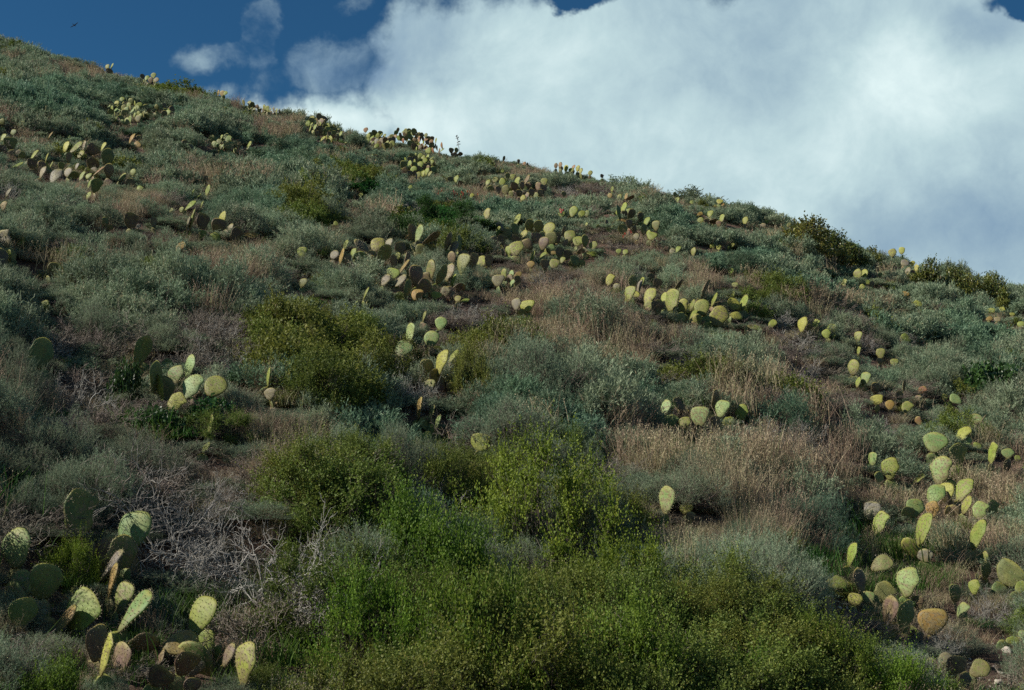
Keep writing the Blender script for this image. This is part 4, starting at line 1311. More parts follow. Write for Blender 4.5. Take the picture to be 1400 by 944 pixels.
S('green', 95, 800, 90, 80, 'small dark leafy bush between the two left foreground cacti')
S('yg', 610, 690, 110, 90, 'olive bush below the three slim pads')
S('yg', 775, 655, 100, 85, 'olive bush with raised sprays left of the brown grass')
S('yg', 445, 565, 150, 92, 'broad olive-yellow bush left of the scarred yellow prickly pear')
S('yg', 505, 530, 80, 70, 'olive bush half hidden at the right of the broad olive one')
S('yg', 385, 490, 80, 60, 'small olive bush on the right rim of the bleached twig heap')
S('yg', 680, 490, 95, 80, 'olive bush under the old brown cactus heap')
S('yg', 645, 545, 70, 90, 'olive bush right of the scarred yellow prickly pear')
S('yg', 410, 308, 62, 22, 'rounded olive bush on the left slope by tiny yellow pads')
S('yg', 462, 305, 36, 17, 'little olive bush beside the rounded olive bush')
S('yg', 240, 132, 90, 24, 'olive bush cresting the ridge at the left')
S('yg', 285, 142, 50, 20, 'small olive bush on the ridge where the sky meets the cloud')
S('yg', 14, 76, 50, 12, 'olive bush at the very left end of the ridge')
S('yg', 1060, 415, 70, 30, 'olive shrub on the right slope below the blue-green bush')
S('yg', 1215, 395, 30, 14, 'tiny olive shrub near the standout yellow prickly pear')
S('yg', 600, 238, 34, 18, 'small olive shrub right of the round clump under the ridge')
S('lush', 500, 264, 70, 26, 'fresh green plant clump on the far left slope')
S('lush', 620, 302, 90, 22, 'bright green ground patch below the red flowers')
S('lush', 655, 314, 60, 18, 'right end of the bright green ground patch')
S('dark', 172, 560, 66, 90, 'dark ivy-like vine climbing left of the pale green prickly pear')
S('dark', 215, 590, 80, 50, 'dark broad leaves below the pale green prickly pear')
S('dark', 290, 575, 90, 45, 'dark leafy tangle right under the round yellow pad')
S('dark', 320, 535, 40, 40, 'small dark leafy patch at the right of the round yellow pad')
S('dark', 120, 445, 34, 26, 'small dark leafy plant over the brushwood at the left')
S('dark', 1345, 545, 110, 62, 'dark green bush on the shaded far right slope')
# ridge bushes
S('berry', 1100, 352, 110, 58, 'left leathery bush on the right ridge, yellowish shoots against the cloud')
S('berry', 1150, 366, 105, 56, 'middle leathery bush on the right ridge beside round pads')
S('berry', 1188, 366, 66, 38, 'low right shoulder of the leathery bushes on the ridge')
S('berry', 1265, 400, 76, 56, 'first dark ridge bush of the right end group, reddish twigs on top')
S('berry', 1312, 408, 86, 58, 'tallest dark ridge bush near the right end of the skyline')
S('berry', 1352, 410, 66, 42, 'last dark ridge bush where the skyline drops at the right')
# sage mounds
S('sage', 745, 562, 200, 128, 'largest rounded sage mound, dark-topped, right of the centre')
S('sage', 820, 560, 130, 80, 'sage mound joining the largest one on its right side')
S('sage', 700, 625, 190, 85, 'feathery pale sage in front of the largest sage mound')
S('sage', 545, 660, 130, 105, 'feathery sage bush between grey twigs and the three slim pads')
S('sage', 235, 400, 120, 88, 'dark-sided sage mound casting a shadow on dry stems')
S('sage', 130, 405, 140, 80, 'broad sage mound left of the dark-sided one')
S('sage', 70, 320, 120, 60, 'dark sage mound under the olive prickly pears at the left')
S('sage', 955, 555, 120, 55, 'grey sage behind the half sunk prickly pear')
S('sage', 990, 500, 120, 50, 'sage mound under the large cream pad')
S('sage', 860, 410, 50, 22, 'small sage at the left end of the bright cactus row')
S('sage', 495, 395, 110, 55, 'sage mound below the long prickly pear row')
S('sage', 595, 362, 60, 34, 'sage between the slanting brown pad and the old brown heap')
S('sage', 480, 455, 120, 60, 'sage mound left of the pale rounded pad')
S('sage', 340, 445, 150, 55, 'wide grey sage above the bleached twig heap')
S('sage', 200, 455, 150, 60, 'wide grey sage left of the bleached twig heap')
S('sage', 25, 560, 110, 90, 'sage mound at the left edge below the dark rounded pad')
S('sage', 70, 640, 170, 90, 'broad olive-grey sage under the left brushwood')
S('sage', 190, 660, 160, 80, 'low grey sage below the dark vine')
S('sage', 40, 720, 120, 70, 'sage mound above the left edge prickly pear')
S('sage', 455, 640, 120, 80, 'grey-green sage right of the dry brown tuft')
S('sage', 855, 256, 75, 26, 'dark green sage crown on the middle of the right ridge')
S('sage', 950, 280, 100, 24, 'long low sage on the right ridge')
S('sage', 1055, 310, 70, 22, 'sage on the ridge left of the leathery bushes')
S('sage', 1300, 500, 110, 50, 'grey-green sage on the far right slope')
S('sage', 1245, 520, 90, 46, 'sage mound above the reddish leaning pad')
S('sage', 1370, 500, 90, 50, 'sage at the right edge above the dark green bush')
S('sage', 1370, 600, 100, 46, 'sage above the green over black pads at the right edge')
S('sage', 1110, 400, 70, 34, 'sage mound on the right slope under the leathery bush')
S('sage', 1195, 440, 90, 40, 'sage in brown scrub above the stacked pads')
S('sage', 1225, 425, 70, 34, 'sage around the lying orange pad')
S('sage', 110, 140, 110, 26, 'long dark sage below the ridge at the upper left')
S('sage', 45, 168, 110, 32, 'deep green sage mound above the olive prickly pear')
S('sage', 245, 178, 80, 26, 'sage right of the wide upper left patch')
S('sage', 400, 182, 60, 22, 'sage on the ridge left of the yellow and brown prickly pear')
S('sage', 495, 222, 70, 20, 'dark sage below the left centre ridge')
S('sage', 670, 238, 50, 14, 'grey shrub on the skyline right of the dry flower stalk')
S('sage', 925, 385, 80, 30, 'sage behind the dark leaning pad of the bright row')
S('sage', 640, 395, 60, 40, 'sage in front of the dark upright pads')
S('sage', 790, 405, 80, 28, 'soft sage at the upper left of the brown grass')
S('sage', 420, 375, 100, 36, 'sage around the muted round pad')
S('sage', 560, 445, 70, 44, 'sage behind the two-padded prickly pear')
# blue-green
S('teal', 1065, 592, 115, 66, 'deep blue-green shrub behind the bleached right-hand twigs')
S('teal', 1010, 372, 100, 34, 'blue-green shrub on the right slope below yellow pads')
S('teal', 930, 316, 80, 24, 'blue-green shrub right of the dark spreading prickly pear')
S('teal', 335, 306, 100, 34, 'blue-green shrub behind the black and yellow prickly pear')
S('teal', 560, 282, 90, 26, 'blue-green patch above the bright green ground patch')
S('teal', 420, 232, 110, 28, 'wide blue-green shrub on the upper left slope')
S('teal', 350, 222, 90, 22, 'blue-green shrub left of the wide one on the upper slope')
S('teal', 55, 136, 90, 20, 'blue-green shrub near the ridge at the far left')
S('teal', 700, 290, 60, 20, 'blue-green shrub behind the leaning dark pads')
S('teal', 1350, 470, 100, 34, 'blue-green shrub at the right edge below the ridge')
# dead brush
S('limbs', 105, 570, 140, 110, 'large bleached brush heap right of the dark rounded pad')
S('limbs', 305, 520, 140, 85, 'bleached twig heap behind the pale green prickly pear')
S('limbs', 225, 735, 210, 130, 'grey tangle of twigs above the bottom left prickly pear')
S('limbs', 320, 800, 230, 150, 'largest bleached brush in the left foreground')
S('limbs', 250, 790, 180, 110, 'low grey branches between the pale green foreground pad and the largest bleached brush')
S('limbs', 400, 850, 190, 150, 'bare white branches reaching to the green bush')
S('limbs', 600, 700, 140, 70, 'dark grey twig tangle above the full yellow-green bush')
S('dead', 560, 560, 100, 90, 'brown twig brush left of the three slim pads')
S('dead', 640, 450, 100, 50, 'grey twig tangle under the old brown heap')
S('limbs', 1085, 615, 130, 70, 'bleached forked twigs in front of the blue-green shrub')
S('dead', 1180, 610, 130, 60, 'fine grey brush left of the tall right-hand stack')
S('dead', 745, 395, 110, 40, 'silvery brush under the largest central prickly pear')
S('dead', 480, 380, 60, 34, 'grey brush below the brown folded pads')
S('dead', 930, 500, 90, 36, 'grey twigs in the brown grass below the bright row')
S('dead', 1085, 480, 110, 46, 'silvery brush below the spotted pad pair')
S('dead', 1150, 440, 90, 30, 'rounded grey-brown brush on the right slope')
S('dead', 1290, 510, 70, 40, 'grey brush left of the dark green right bush')
S('dead', 1280, 900, 130, 80, 'dark twiggy brush behind the broken-padded prickly pear')
S('dead', 1350, 850, 110, 70, 'dry pale brush at the lower right')
S('limbs', 30, 690, 110, 60, 'bleached twigs at the left edge')
S('dead', 400, 640, 90, 60, 'brown brush beside the half hidden pale pad')
S('limbs', 220, 720, 120, 70, 'curved grey branches behind the pale green foreground pad')
S('dead', 870, 600, 80, 40, 'low grey twigs at the left rim of the brown grass')

# further mounds one can tell apart, found by where nothing else stands yet; each named by the cactus it is beside
def free_shrubs():
    rnd = random.Random(5)
    used = set()
    REL = {'left': 'just left of', 'right': 'just right of', 'above': 'just upslope of', 'below': 'just downslope of'}
    rows = []
    count = 0
    tries = 0
    while count < 150 and tries < 5000:
        tries += 1
        px = rnd.uniform(5, 1395)
        ridge = np.interp(px, [p[0] for p in RIDGE], [p[1] for p in RIDGE])
        py = ridge + 16 + (760 - ridge) * rnd.random() ** 1.5
        if py > 720:
            continue
        x, y, z = hit(px, py)
        r = rnd.uniform(.32, .62)
        if any((x - a) ** 2 + (y - b) ** 2 < (r * .85 + c * .8) ** 2 for (a, b, c, *_r) in SHR):
            continue
        m = y / F
        w, h = 2 * r / m, r * rnd.uniform(.9, 1.25) / m
        # keep clear of the pads it would hide
        hid = (np.abs(OCCA[:, 0] - px) < w * .42 + OCCA[:, 2]) & (OCCA[:, 1] < py) & (OCCA[:, 1] > py - h - 4) & (OCCA[:, 4] > y - .1)
        if hid.any():
            continue
        t = zone(px, py - h * .4, rnd, True)
        if t in ('grass', 'fresh', 'bare'):
            continue
        kind = {'sage': 'sage', 'teal': 'teal', 'yg': 'yg', 'dead': 'dead', 'lush': 'lush'}[t]
        best = None
        for (nm, cx, cy) in THINGS:
            dx, dy = (px - cx), (py - h * .5 - cy)
            d = math.hypot(dx * .7, dy)
            side = ('left' if dx < 0 else 'right') if abs(dx) > abs(dy) * 1.2 else ('above' if dy < 0 else 'below')
            key = (kind, side, nm)
            if key in used or d > 110:
                continue
            if best is None or d < best[0]:
                best = (d, key)
        if best is None:
            continue
        used.add(best[1])
        word = {'sage': 'grey-green sagebrush mound', 'teal': 'blue-green shrub', 'yg': 'olive-yellow shrub', 'dead': 'grey leafless brush', 'lush': 'fresh green plant'}[kind]
        shrub(kind, px, py, w, h, f'{word} {REL[best[1][1]]} {best[1][2]}')
        count += 1


ZONES = [  # (px, py, rx, ry, kind): what grows where on the slope
    (1205, 770, 55, 24, 'bare'), (1365, 905, 40, 30, 'bare'),
    (800, 440, 120, 62, 'grass'), (870, 480, 80, 40, 'grass'), (1000, 640, 180, 80, 'grass'), (1050, 720, 110, 60, 'grass'), (310, 368, 60, 34, 'grass'), (300, 335, 50, 20, 'grass'),
    (165, 270, 60, 26, 'grass'), (300, 245, 70, 18, 'grass'), (60, 192, 40, 12, 'grass'), (1220, 670, 120, 60, 'grass'), (1330, 660, 90, 60, 'grass'), (370, 620, 50, 50, 'grass'),
    (320, 740, 130, 40, 'grass'), (980, 385, 60, 25, 'grass'), (1140, 425, 60, 20, 'grass'), (1290, 860, 90, 60, 'grass'), (500, 300, 50, 12, 'grass'), (370, 172, 40, 14, 'grass'),
    (740, 236, 60, 7, 'grass'), (560, 560, 40, 50, 'grass'), (1100, 540, 60, 18, 'grass'), (660, 270, 60, 14, 'grass'), (110, 100, 60, 10, 'grass'), (640, 570, 40, 30, 'grass'),
    (940, 590, 110, 30, 'grass'), (700, 400, 30, 20, 'grass'), (450, 215, 60, 10, 'grass'), (900, 268, 40, 10, 'grass'), (1330, 745, 70, 40, 'grass'),
    (380, 880, 75, 50, 'fresh'), (1150, 715, 55, 40, 'fresh'), (1120, 800, 60, 45, 'fresh'), (925, 620, 30, 60, 'fresh'), (1250, 770, 50, 40, 'fresh'), (200, 590, 50, 20, 'fresh'), (300, 870, 60, 40, 'fresh'),
    (600, 300, 60, 16, 'lush'), (505, 258, 30, 12, 'lush'),
    (330, 295, 60, 16, 'teal'), (560, 268, 60, 16, 'teal'), (390, 215, 110, 26, 'teal'), (90, 135, 110, 22, 'teal'), (1010, 362, 55, 16, 'teal'), (1330, 470, 90, 30, 'teal'), (690, 285, 50, 14, 'teal'),
    (930, 306, 50, 14, 'teal'), (1120, 395, 60, 14, 'teal'), (550, 620, 70, 40, 'teal'), (720, 570, 80, 30, 'teal'), (200, 160, 60, 18, 'teal'),
    (110, 500, 80, 60, 'dead'), (300, 470, 70, 40, 'dead'), (260, 680, 140, 60, 'dead'), (380, 770, 90, 60, 'dead'), (620, 600, 80, 24, 'dead'), (1180, 570, 80, 30, 'dead'), (740, 370, 60, 16, 'dead'),
    (640, 420, 50, 20, 'dead'), (800, 260, 50, 12, 'dead'), (1080, 450, 60, 20, 'dead'), (1290, 480, 40, 20, 'dead'), (30, 690, 60, 40, 'dead'), (850, 330, 60, 20, 'dead'),
    (450, 490, 90, 55, 'yg'), (680, 450, 45, 30, 'yg'), (410, 290, 34, 14, 'yg'), (640, 660, 90, 40, 'yg'), (480, 700, 60, 60, 'yg'), (250, 125, 60, 12, 'yg'), (1060, 400, 50, 14, 'yg'), (480, 240, 50, 10, 'yg')]
ZA = np.array([z[:4] for z in ZONES], float)


def zone(px, py, rnd, strict=False):
    d = ((px - ZA[:, 0]) / ZA[:, 2]) ** 2 + ((py - ZA[:, 1]) / ZA[:, 3]) ** 2
    d = d * np.array([rnd.uniform(.7, 1.5) for _ in range(len(d))])
    k = int(np.argmin(d))
    if d[k] < 1.1 and not (ZONES[k][4] == 'grass' and not strict and rnd.random() < .22):
        return ZONES[k][4]
    q = rnd.random()
    return 'sage' if q < .68 else 'grass' if q < .78 else 'dead' if q < .90 else 'teal' if q < .95 else 'yg'


free_shrubs()

# ------------------------------------------------------------------ ground cover: what nobody could count
def cover(name, label, protos, mats, pts):
    """one object: its mesh holds a few prototype clumps and one loose vertex per place, geometry nodes set a clump on each vertex"""
    g = Geo()
    pid = []
    for k, gg in enumerate(protos):
        V, Q, T, qm, tm, ti = gg.arrays()
        n0 = g.n
        g.V.append(V)
        g.Q.append(Q + n0)
        g.qm.append(qm)
        if len(T):
            g.T.append(T + n0)
            g.tm.append(tm)
        g.ti.append(ti)
        g.n += len(V)
        pid.append(np.full(len(V), k + 1))
    P = np.array([p[:3] for p in pts])
    g.V.append(P)
    g.ti.append(np.zeros(len(P)))
    pid.append(np.zeros(len(P)))
    V, Q, T, qm, tm, ti = g.arrays()
    me = mesh_np(name, V, Q, T, mats, qm, tm, ti)
    a = me.attributes.new('pid', 'INT', 'POINT')
    a.data.foreach_set('value', np.concatenate(pid).astype(np.int32))
    z0 = np.zeros((len(V) - len(P), 3))
    a = me.attributes.new('prot', 'FLOAT_VECTOR', 'POINT')
    a.data.foreach_set('vector', np.concatenate([z0, np.array([p[3] for p in pts])]).astype(np.float32).ravel())
    a = me.attributes.new('pscl', 'FLOAT_VECTOR', 'POINT')
    a.data.foreach_set('vector', np.concatenate([z0, np.array([p[4] for p in pts])]).astype(np.float32).ravel())
    a = me.attributes.new('itint', 'FLOAT', 'POINT')
    a.data.foreach_set('value', np.concatenate([z0[:, 0], RNG.random(len(P))]).astype(np.float32))
    a = me.attributes.new('pick', 'INT', 'POINT')
    a.data.foreach_set('value', np.concatenate([z0[:, 0], len(protos) - 1 - np.array([p[5] for p in pts])]).astype(np.int32))
    o = bpy.data.objects.new(name, me)
    COL.objects.link(o)
    o['kind'] = 'stuff'
    o['label'] = label
    ng = bpy.data.node_groups.new(name, 'GeometryNodeTree')
    ng.interface.new_socket('Geometry', in_out='INPUT', socket_type='NodeSocketGeometry')
    ng.interface.new_socket('Geometry', in_out='OUTPUT', socket_type='NodeSocketGeometry')
    N, Lk = ng.nodes, ng.links
    gi, go = N.new('NodeGroupInput'), N.new('NodeGroupOutput')

    def attr(nm, ty):
        x = N.new('GeometryNodeInputNamedAttribute')
        x.data_type = ty
        x.inputs[0].default_value = nm
        return x.outputs[0]
    pa = attr('pid', 'INT')

    def sep(k):
        c = N.new('FunctionNodeCompare')
        c.data_type = 'INT'
        c.operation = 'EQUAL'
        ins = [i for i in c.inputs if i.type == 'INT']
        Lk.new(pa, ins[0])
        ins[1].default_value = k
        s = N.new('GeometryNodeSeparateGeometry')
        s.domain = 'POINT'
        Lk.new(gi.outputs[0], s.inputs[0])
        Lk.new(c.outputs[0], s.inputs[1])
        return s.outputs[0]
    jn = N.new('GeometryNodeJoinGeometry')
    for k in range(len(protos)):
        gti = N.new('GeometryNodeGeometryToInstance')
        Lk.new(sep(k + 1), gti.inputs[0])
        Lk.new(gti.outputs[0], jn.inputs[0])
    iop = N.new('GeometryNodeInstanceOnPoints')
    Lk.new(sep(0), iop.inputs['Points'])
    Lk.new(jn.outputs[0], iop.inputs['Instance'])
    iop.inputs['Pick Instance'].default_value = True
    Lk.new(attr('pick', 'INT'), iop.inputs['Instance Index'])
    Lk.new(attr('prot', 'FLOAT_VECTOR'), iop.inputs['Rotation'])
    Lk.new(attr('pscl', 'FLOAT_VECTOR'), iop.inputs['Scale'])
    Lk.new(iop.outputs[0], go.inputs[0])
    md = o.modifiers.new('scatter', 'NODES')
    md.node_group = ng
    return o


def merged(gg):
    g, gs = gg
    if gs is not None:
        V, Q, T, qm, tm, ti = gs.arrays()
        g.add(V, Q=Q, mat=1, tint=ti)
    return g


def scatter():
    rnd = random.Random(77)
    bins = {k: {0: [], 1: [], 2: []} for k in ('sage', 'teal', 'yg', 'grass', 'fresh', 'dead', 'lush')}
    SA = np.array([(a, b, c) for (a, b, c, *_r) in SHR])
    DA = np.array([(a, b, c) for (a, b, c, *_r, kd) in SHR if kd in ('dead', 'limbs')])
    cell = []
    y = 5.6
    while y < 62:
        dy = .26 if y < 14 else (.34 if y < 30 else .44)
        xw = .46 * y + 1.2
        x = -xw
        while x < xw:
            cell.append((x + rnd.uniform(-.5, .5) * dy, y + rnd.uniform(-.5, .5) * dy))
            x += dy
        y += dy
    cell = [(x, y) for (x, y) in cell if y < float(ridge_r(x / y)) * 1.06]
    X = np.array([c[0] for c in cell])
    Y = np.array([c[1] for c in cell])
    Z = ground(X, Y)
    PX, PY = project(X, Y, Z)
    for (x, y, z, px, py) in zip(X, Y, Z, PX, PY):
        if py > 1130 or px < -120 or px > 1520:
            continue
        # knee-deep litter, seedlings and short stems under everything
        if rnd.random() < .75:
            t = zone(px, py - 4, rnd, True)
            if t != 'bare' or rnd.random() < .15:
                q = rnd.random()
                t = 'grass' if q < .40 else ('dead' if q < .62 else ('sage' if q < .86 else 'fresh')) if t != 'fresh' else 'fresh'
                r = rnd.uniform(.45, .8)
                hh = rnd.uniform(.16, .34)
                lod = 0 if y < 12.5 else (1 if y < 25 else 2)
                bins[t][lod].append((x + rnd.uniform(-.1, .1), y + rnd.uniform(-.1, .1), z - .02, (0, 0, rnd.uniform(0, 6.283)), (r, r, hh), rnd.randrange(3)))
        t = zone(px, py - 8, rnd)
        if t == 'bare':
            if rnd.random() < .88:
                continue
            t = 'grass'
        m = y / F
        # inside a shrub only a little grass finds room
        near = ((SA[:, 0] - x) ** 2 + (SA[:, 1] - y) ** 2) < (SA[:, 2] * .5) ** 2
        if near.any():
            continue
        if (((DA[:, 0] - x) ** 2 + ((DA[:, 1] - y) * .8) ** 2) < DA[:, 2] ** 2).any():
            if rnd.random() < .6:
                continue
            t = t if t == 'grass' and rnd.random() < .6 else 'fresh' if y < 10 and rnd.random() < .5 else 'dead'
        if y < 9.5 and 430 < px < 1120 and py > 700 and t in ('sage', 'teal', 'dead', 'grass'):
            t = 'yg' if rnd.random() < .8 else 'dead'
        elif y < 9 and t in ('sage', 'teal') and rnd.random() < .6:
            t = 'fresh'
        if y < 6.9 and t != 'fresh':
            continue
        if t in ('sage', 'teal', 'yg', 'lush'):
            if rnd.random() < .14:
                continue
            r = rnd.uniform(.42, .95) * (1.25 if rnd.random() < .15 else 1)
            hh = r * rnd.uniform(.75, 1.25)
            if t == 'lush':
                hh *= .5
            top = hh * .55
        elif t == 'dead':
            if rnd.random() < .2:
                continue
            r = rnd.uniform(.5, .95)
            hh = r * rnd.uniform(.6, 1.0)
            top = hh * .55
        elif t == 'grass':
            r = rnd.uniform(.6, 1.1)
            hh = r * rnd.uniform(.5, 1.15)
            top = hh * .5
        else:
            r = rnd.uniform(.7, 1.1)
            hh = r * rnd.uniform(.6, 1.1)
            top = hh * .28
        # a clump must not stand in front of a pad the photo shows
        rad = r * .36 / m
        tp = top / m
        pyt = py - tp
        hid = (np.abs(OCCA[:, 0] - px) < rad + OCCA[:, 2] * .7) & (OCCA[:, 4] > y - .15) & (OCCA[:, 1] - OCCA[:, 3] * .0 > pyt) & (OCCA[:, 1] - OCCA[:, 3] < py)
        if hid.any():
            # lower it until it stays under the pads' lower half
            low = (OCCA[hid, 1] + OCCA[hid, 3] * .55).max()
            k = (py - low) / tp
            if k < .22:
                if rnd.random() < .35:
                    continue
                t = rnd.choice(['grass', 'grass', 'sage', 'dead', 'yg'])
                k = .22
            k = min(1, k)
            hh *= k
            r *= max(.45, k)
        if y > .93 * float(ridge_r(x / y)):
            hh *= .6
        lod = 0 if y < 12.5 else (1 if y < 25 else 2)
        rot = (rnd.uniform(-.12, .12), rnd.uniform(-.12, .12), rnd.uniform(0, 6.283))
        bins[t][lod].append((x, y, z - .03, rot, (r, r, hh), rnd.randrange(3)))
    spec = {
        'sage': (lambda s, l: merged(sage_geo(10 + s, l)), ['sage', 'wood'], 'low_sage_scrub', 'low grey-green sage scrub covering the slope'),
        'teal': (lambda s, l: merged(sage_geo(20 + s, l)), ['teal', 'wood'], 'blue_green_scrub', 'low blue-green scrub on the slope'),
        'yg': (lambda s, l: merged(green_geo(10 + s, l)), ['yg', 'wood'], 'olive_scrub', 'low olive-yellow scrub on the slope'),
        'lush': (lambda s, l: merged(green_geo(14 + s, l)), ['lush', 'wood'], 'green_ground_cover', 'fresh green ground cover on the slope'),
        'dead': (lambda s, l: twig_geo(10 + s, max(l, 1))[0], ['litter'], 'dry_twig_litter', 'fine grey dry twigs between the shrubs'),
        'grass': (lambda s, l: grass_geo(s, l)[0], ['grass'], 'dry_brown_grass', 'dry reddish brown grass standing on the slope'),
        'fresh': (lambda s, l: grass_geo(20 + s, l, H=.28, R=.24, head=False, n0=240, wmul=1.5)[0], ['fresh'], 'green_grass', 'fresh green grass blades between the shrubs')}
    tot = 0
    for t, (fn, mt, nm, lb) in spec.items():
        protos, pts = [], []
        for l in (0, 1, 2):
            if not bins[t][l]:
                continue
            b0 = len(protos)
            n = 3
            protos += [fn(s + 3 * l, l) for s in range(n)]
            pts += [(*p[:5], b0 + p[5]) for p in bins[t][l]]
        if pts:
            # joined instances come out in reverse order of the links
            cover(nm, lb, protos, [M[k] for k in mt], pts)
            tot += len(pts)
    print('cover clumps', tot, {t: [len(b[l]) for l in b] for t, b in bins.items()})


scatter()

# ------------------------------------------------------------------ small things
def rock(px, py, w, label, seed):
    x, y, z = hit(px, py)
    s = w * y / F
    rng = np.random.default_rng(seed)
    V, Q = [], []
    nu, nv = 12, 7
    off = rng.normal(size=(6, 3))
    for j in range(nv + 1):
        for i in range(nu):
            a, b = 2 * np.pi * i / nu, np.pi * j / nv
            d = np.array([math.cos(a) * math.sin(b), math.sin(a) * math.sin(b), math.cos(b)])
            r = 1 + sum(.12 * math.sin(3 * float(d @ o) + k) for k, o in enumerate(off))
            r = round(r * 7) / 7 * .5 + r * .5
            V.append(d * r * np.array([.5, .4, .3]))
    for j in range(nv):
        for i in range(nu):
            Q.append((j * nu + i, j * nu + (i + 1) % nu, (j + 1) * nu + (i + 1) % nu, (j + 1) * nu + i))
    me = mesh_np('rock', V, Q[::1], mats=[M['stone']])
    o = bpy.data.objects.new('rock', me)
    o.location = (x, y, z + s * .12)
    o.scale = (s, s, s)
    o.rotation_euler = (0, 0, rng.uniform(0, 6))
    o['label'] = label
    o['category'] = 'rock'
    o['group'] = 'pale stones on bare soil'
    COL.objects.link(o)


rock(1377, 894, 22, 'white stone at the lower right edge of the slope', 1)
rock(1198, 763, 12, 'pale stone on the bare soil above the grey-padded prickly pear', 2)
rock(1182, 757, 9, 'small pale stone left of the other one on the bare soil', 3)
rock(1220, 800, 10, 'pinkish stone between grey and bright green pads', 4)
rock(1365, 935, 14, 'pinkish stone in the bottom right corner soil', 5)


def gravel():
    rng = np.random.default_rng(5)
    pts = []
    r0 = random.Random(8)
    for (cx, cy, rx, ry, n) in [(1205, 770, 60, 26, 170), (1360, 905, 60, 40, 110), (1290, 930, 60, 20, 40), (1145, 830, 40, 20, 40)]:
        for _ in range(n):
            px, py = r0.gauss(cx, rx * .55), r0.gauss(cy, ry * .55)
            x, y, z = hit(px, py)
            s = r0.uniform(.008, .026)
            pts.append((x, y, z + s * .1, (r0.uniform(0, 3), r0.uniform(0, 3), r0.uniform(0, 6)), (s, s * .8, s * .6), r0.randrange(2)))
    pr = []
    for k in range(2):
        g = Geo()
        V = np.array([[1, 0, 0], [-1, 0, 0], [0, 1, 0], [0, -1, 0], [0, 0, 1], [0, 0, -1]], float) * rng.uniform(.7, 1.1, (6, 1))
        g.add(V, Q=None, T=[(0, 2, 4), (2, 1, 4), (1, 3, 4), (3, 0, 4), (2, 0, 5), (1, 2, 5), (3, 1, 5), (0, 3, 5)])
        g.Q = [np.zeros((0, 4), int)]
        g.qm = [np.zeros(0, int)]
        pr.append(g)
    cover('gravel', 'loose pale gravel on the bare brown soil', pr, [M['stone']], pts)


gravel()


def flower(px, py, label):
    x, y, z = hit(px, py + 6)
    rnd = random.Random(px)
    H = .34
    root = bpy.data.objects.new('red_wildflower', None)
    root.location = (x, y, z)
    root['label'] = label
    root['category'] = 'flower'
    root['group'] = 'red wildflowers in the scrub'
    COL.objects.link(root)
    rng = np.random.default_rng(px)
    gs, gp = Geo(), Geo()
    A = rng.normal(size=(5, 3)) * np.array([.02, .02, 0])
    B = A + np.array([0, 0, H]) * rng.uniform(.7, 1.1, (5, 1)) + rng.normal(size=(5, 3)) * np.array([.06, .06, 0])
    rods(gs, A, B, .003, .002, 0, .5, rng)
    P = np.repeat(B, 16, 0) - np.array([0, 0, .05]) * rng.random((80, 1))
    D = unit(rng.normal(size=(80, 3)) + np.array([0, 0, .7]))
    leaves(gp, P, D, .022, .011, 0, rng.random(80), rng)
    put(bpy.data.objects.new('stem', gs.mesh('stem', [M['wood']])), root, (0, 0, 0))
    put(bpy.data.objects.new('petals', gp.mesh('petals', [M['red']])), root, (0, 0, 0))


flower(601, 275, 'red flower left of the row above the bright green ground patch')
flower(622, 276, 'red flower in the middle of the row above the bright green patch')
flower(630, 275, 'red flower just right of the middle one above the green patch')
flower(643, 272, 'red flower beside the tiny yellow pads')
flower(857, 333, 'red flower in grey scrub below the dark spreading prickly pear')
flower(1097, 414, 'faint red flower above the spotted pad pair')


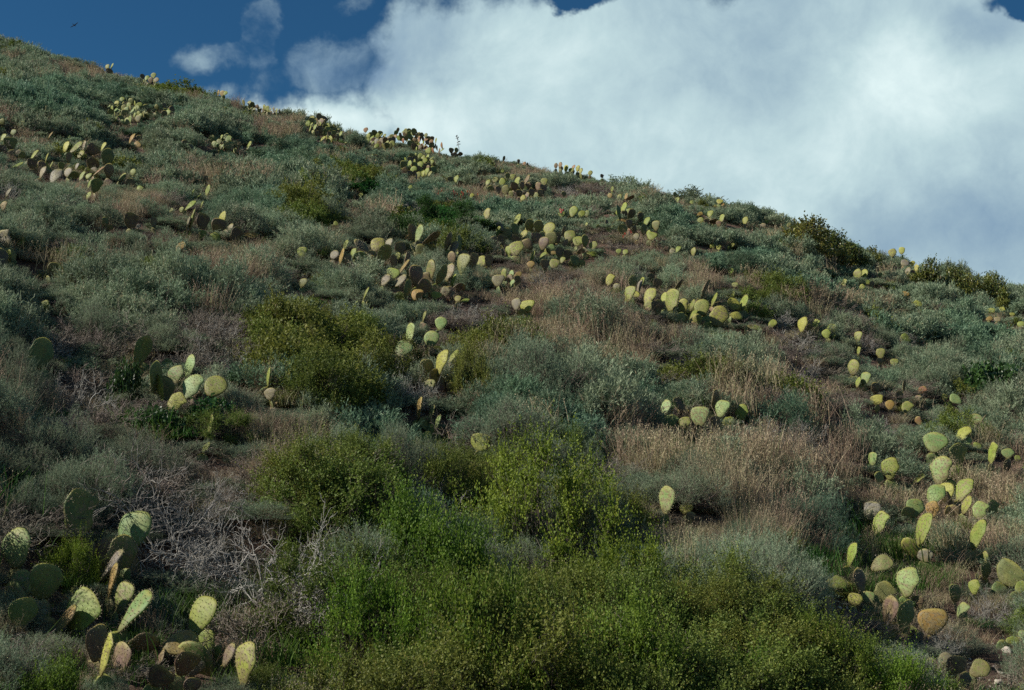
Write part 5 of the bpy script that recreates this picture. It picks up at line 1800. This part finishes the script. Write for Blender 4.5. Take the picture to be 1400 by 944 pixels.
def stalk():
    x, y, z = hit(629, 214)
    a, e = px_ray(629, 214)
    top = (Vector((float(px_ray(625, 186)[0]), 1, float(px_ray(625, 186)[1]))) * y)
    rng = np.random.default_rng(3)
    g = Geo()
    root = Vector((x, y, z - .1))
    mid = root.lerp(top, .6) + Vector((.02, 0, 0))
    pts = [root, mid, top]
    for p, q, r1, r2 in [(root, mid, .014, .010), (mid, top, .010, .006)]:
        rods(g, np.array([p]), np.array([q]), r1, r2, 0, .5, rng)
    B = np.array([mid.lerp(top, k) for k in np.linspace(.2, 1, 14)])
    D = unit(rng.normal(size=B.shape) + np.array([0, 0, .4]))
    leaves(g, B, D, .09, .04, 0, .4, rng)
    V, Q, T, qm, tm, ti = g.arrays()
    V = V - np.array(root)
    o = bpy.data.objects.new('dry_flower_stalk', mesh_np('dry_flower_stalk', V, Q, T, [M['stalk']], qm, tm, ti))
    o.location = root
    o['label'] = 'thin dry flower stalk standing against the cloud on the ridge'
    o['category'] = 'plant'
    COL.objects.link(o)


stalk()


def bird():
    y = 150.0
    a, e = px_ray(102, 35)
    body = [(-.42, 0, .0, .02), (-.30, 0, .0, .05), (-.1, 0, 0, .085), (.12, 0, .01, .08), (.25, 0, .02, .05), (.33, 0, .02, .045), (.40, 0, .015, .012)]
    V, Q = [], []
    for (x, yy, z, r) in body:
        for k in range(8):
            t = k * math.pi / 4
            V.append((x, yy + r * math.cos(t), z + r * .85 * math.sin(t)))
    for j in range(len(body) - 1):
        for k in range(8):
            Q.append((j * 8 + k, j * 8 + (k + 1) % 8, (j + 1) * 8 + (k + 1) % 8, (j + 1) * 8 + k))
    n = len(V)
    for s in (-1, 1):
        st = [(0, .05, .03, .24), (0.05, .32, .12, .22), (0.0, .62, .10, .16), (-.10, .86, .04, .04)]
        for (x, yy, z, c) in st:
            V += [(x + c * .5, s * yy, z + .006), (x, s * yy, z + .022), (x - c * .5, s * yy, z + .004), (x, s * yy, z - .01)]
        for j in range(3):
            for k in range(4):
                q = (n + j * 4 + k, n + j * 4 + (k + 1) % 4, n + (j + 1) * 4 + (k + 1) % 4, n + (j + 1) * 4 + k)
                Q.append(q)
        n += 16
    V += [(-.38, -.03, .0), (-.38, .03, .0), (-.62, .09, .0), (-.62, -.09, .0), (-.38, -.03, .012), (-.38, .03, .012), (-.62, .09, .008), (-.62, -.09, .008)]
    for f in [(0, 1, 2, 3), (7, 6, 5, 4), (0, 3, 7, 4), (1, 5, 6, 2), (2, 6, 7, 3)]:
        Q.append(tuple(n + i for i in f))
    o = bpy.data.objects.new('bird', mesh_np('bird', V, Q, mats=[M['bird']], smooth=True))
    o.location = (float(a) * y, y, float(e) * y)
    o.rotation_euler = Euler((math.radians(-28), math.radians(6), math.radians(72)))
    o.scale = (.62, .62, .62)
    o['label'] = 'small dark bird gliding in the blue sky at the upper left'
    o['category'] = 'bird'
    COL.objects.link(o)


bird()
print('objects', len(COL.objects))
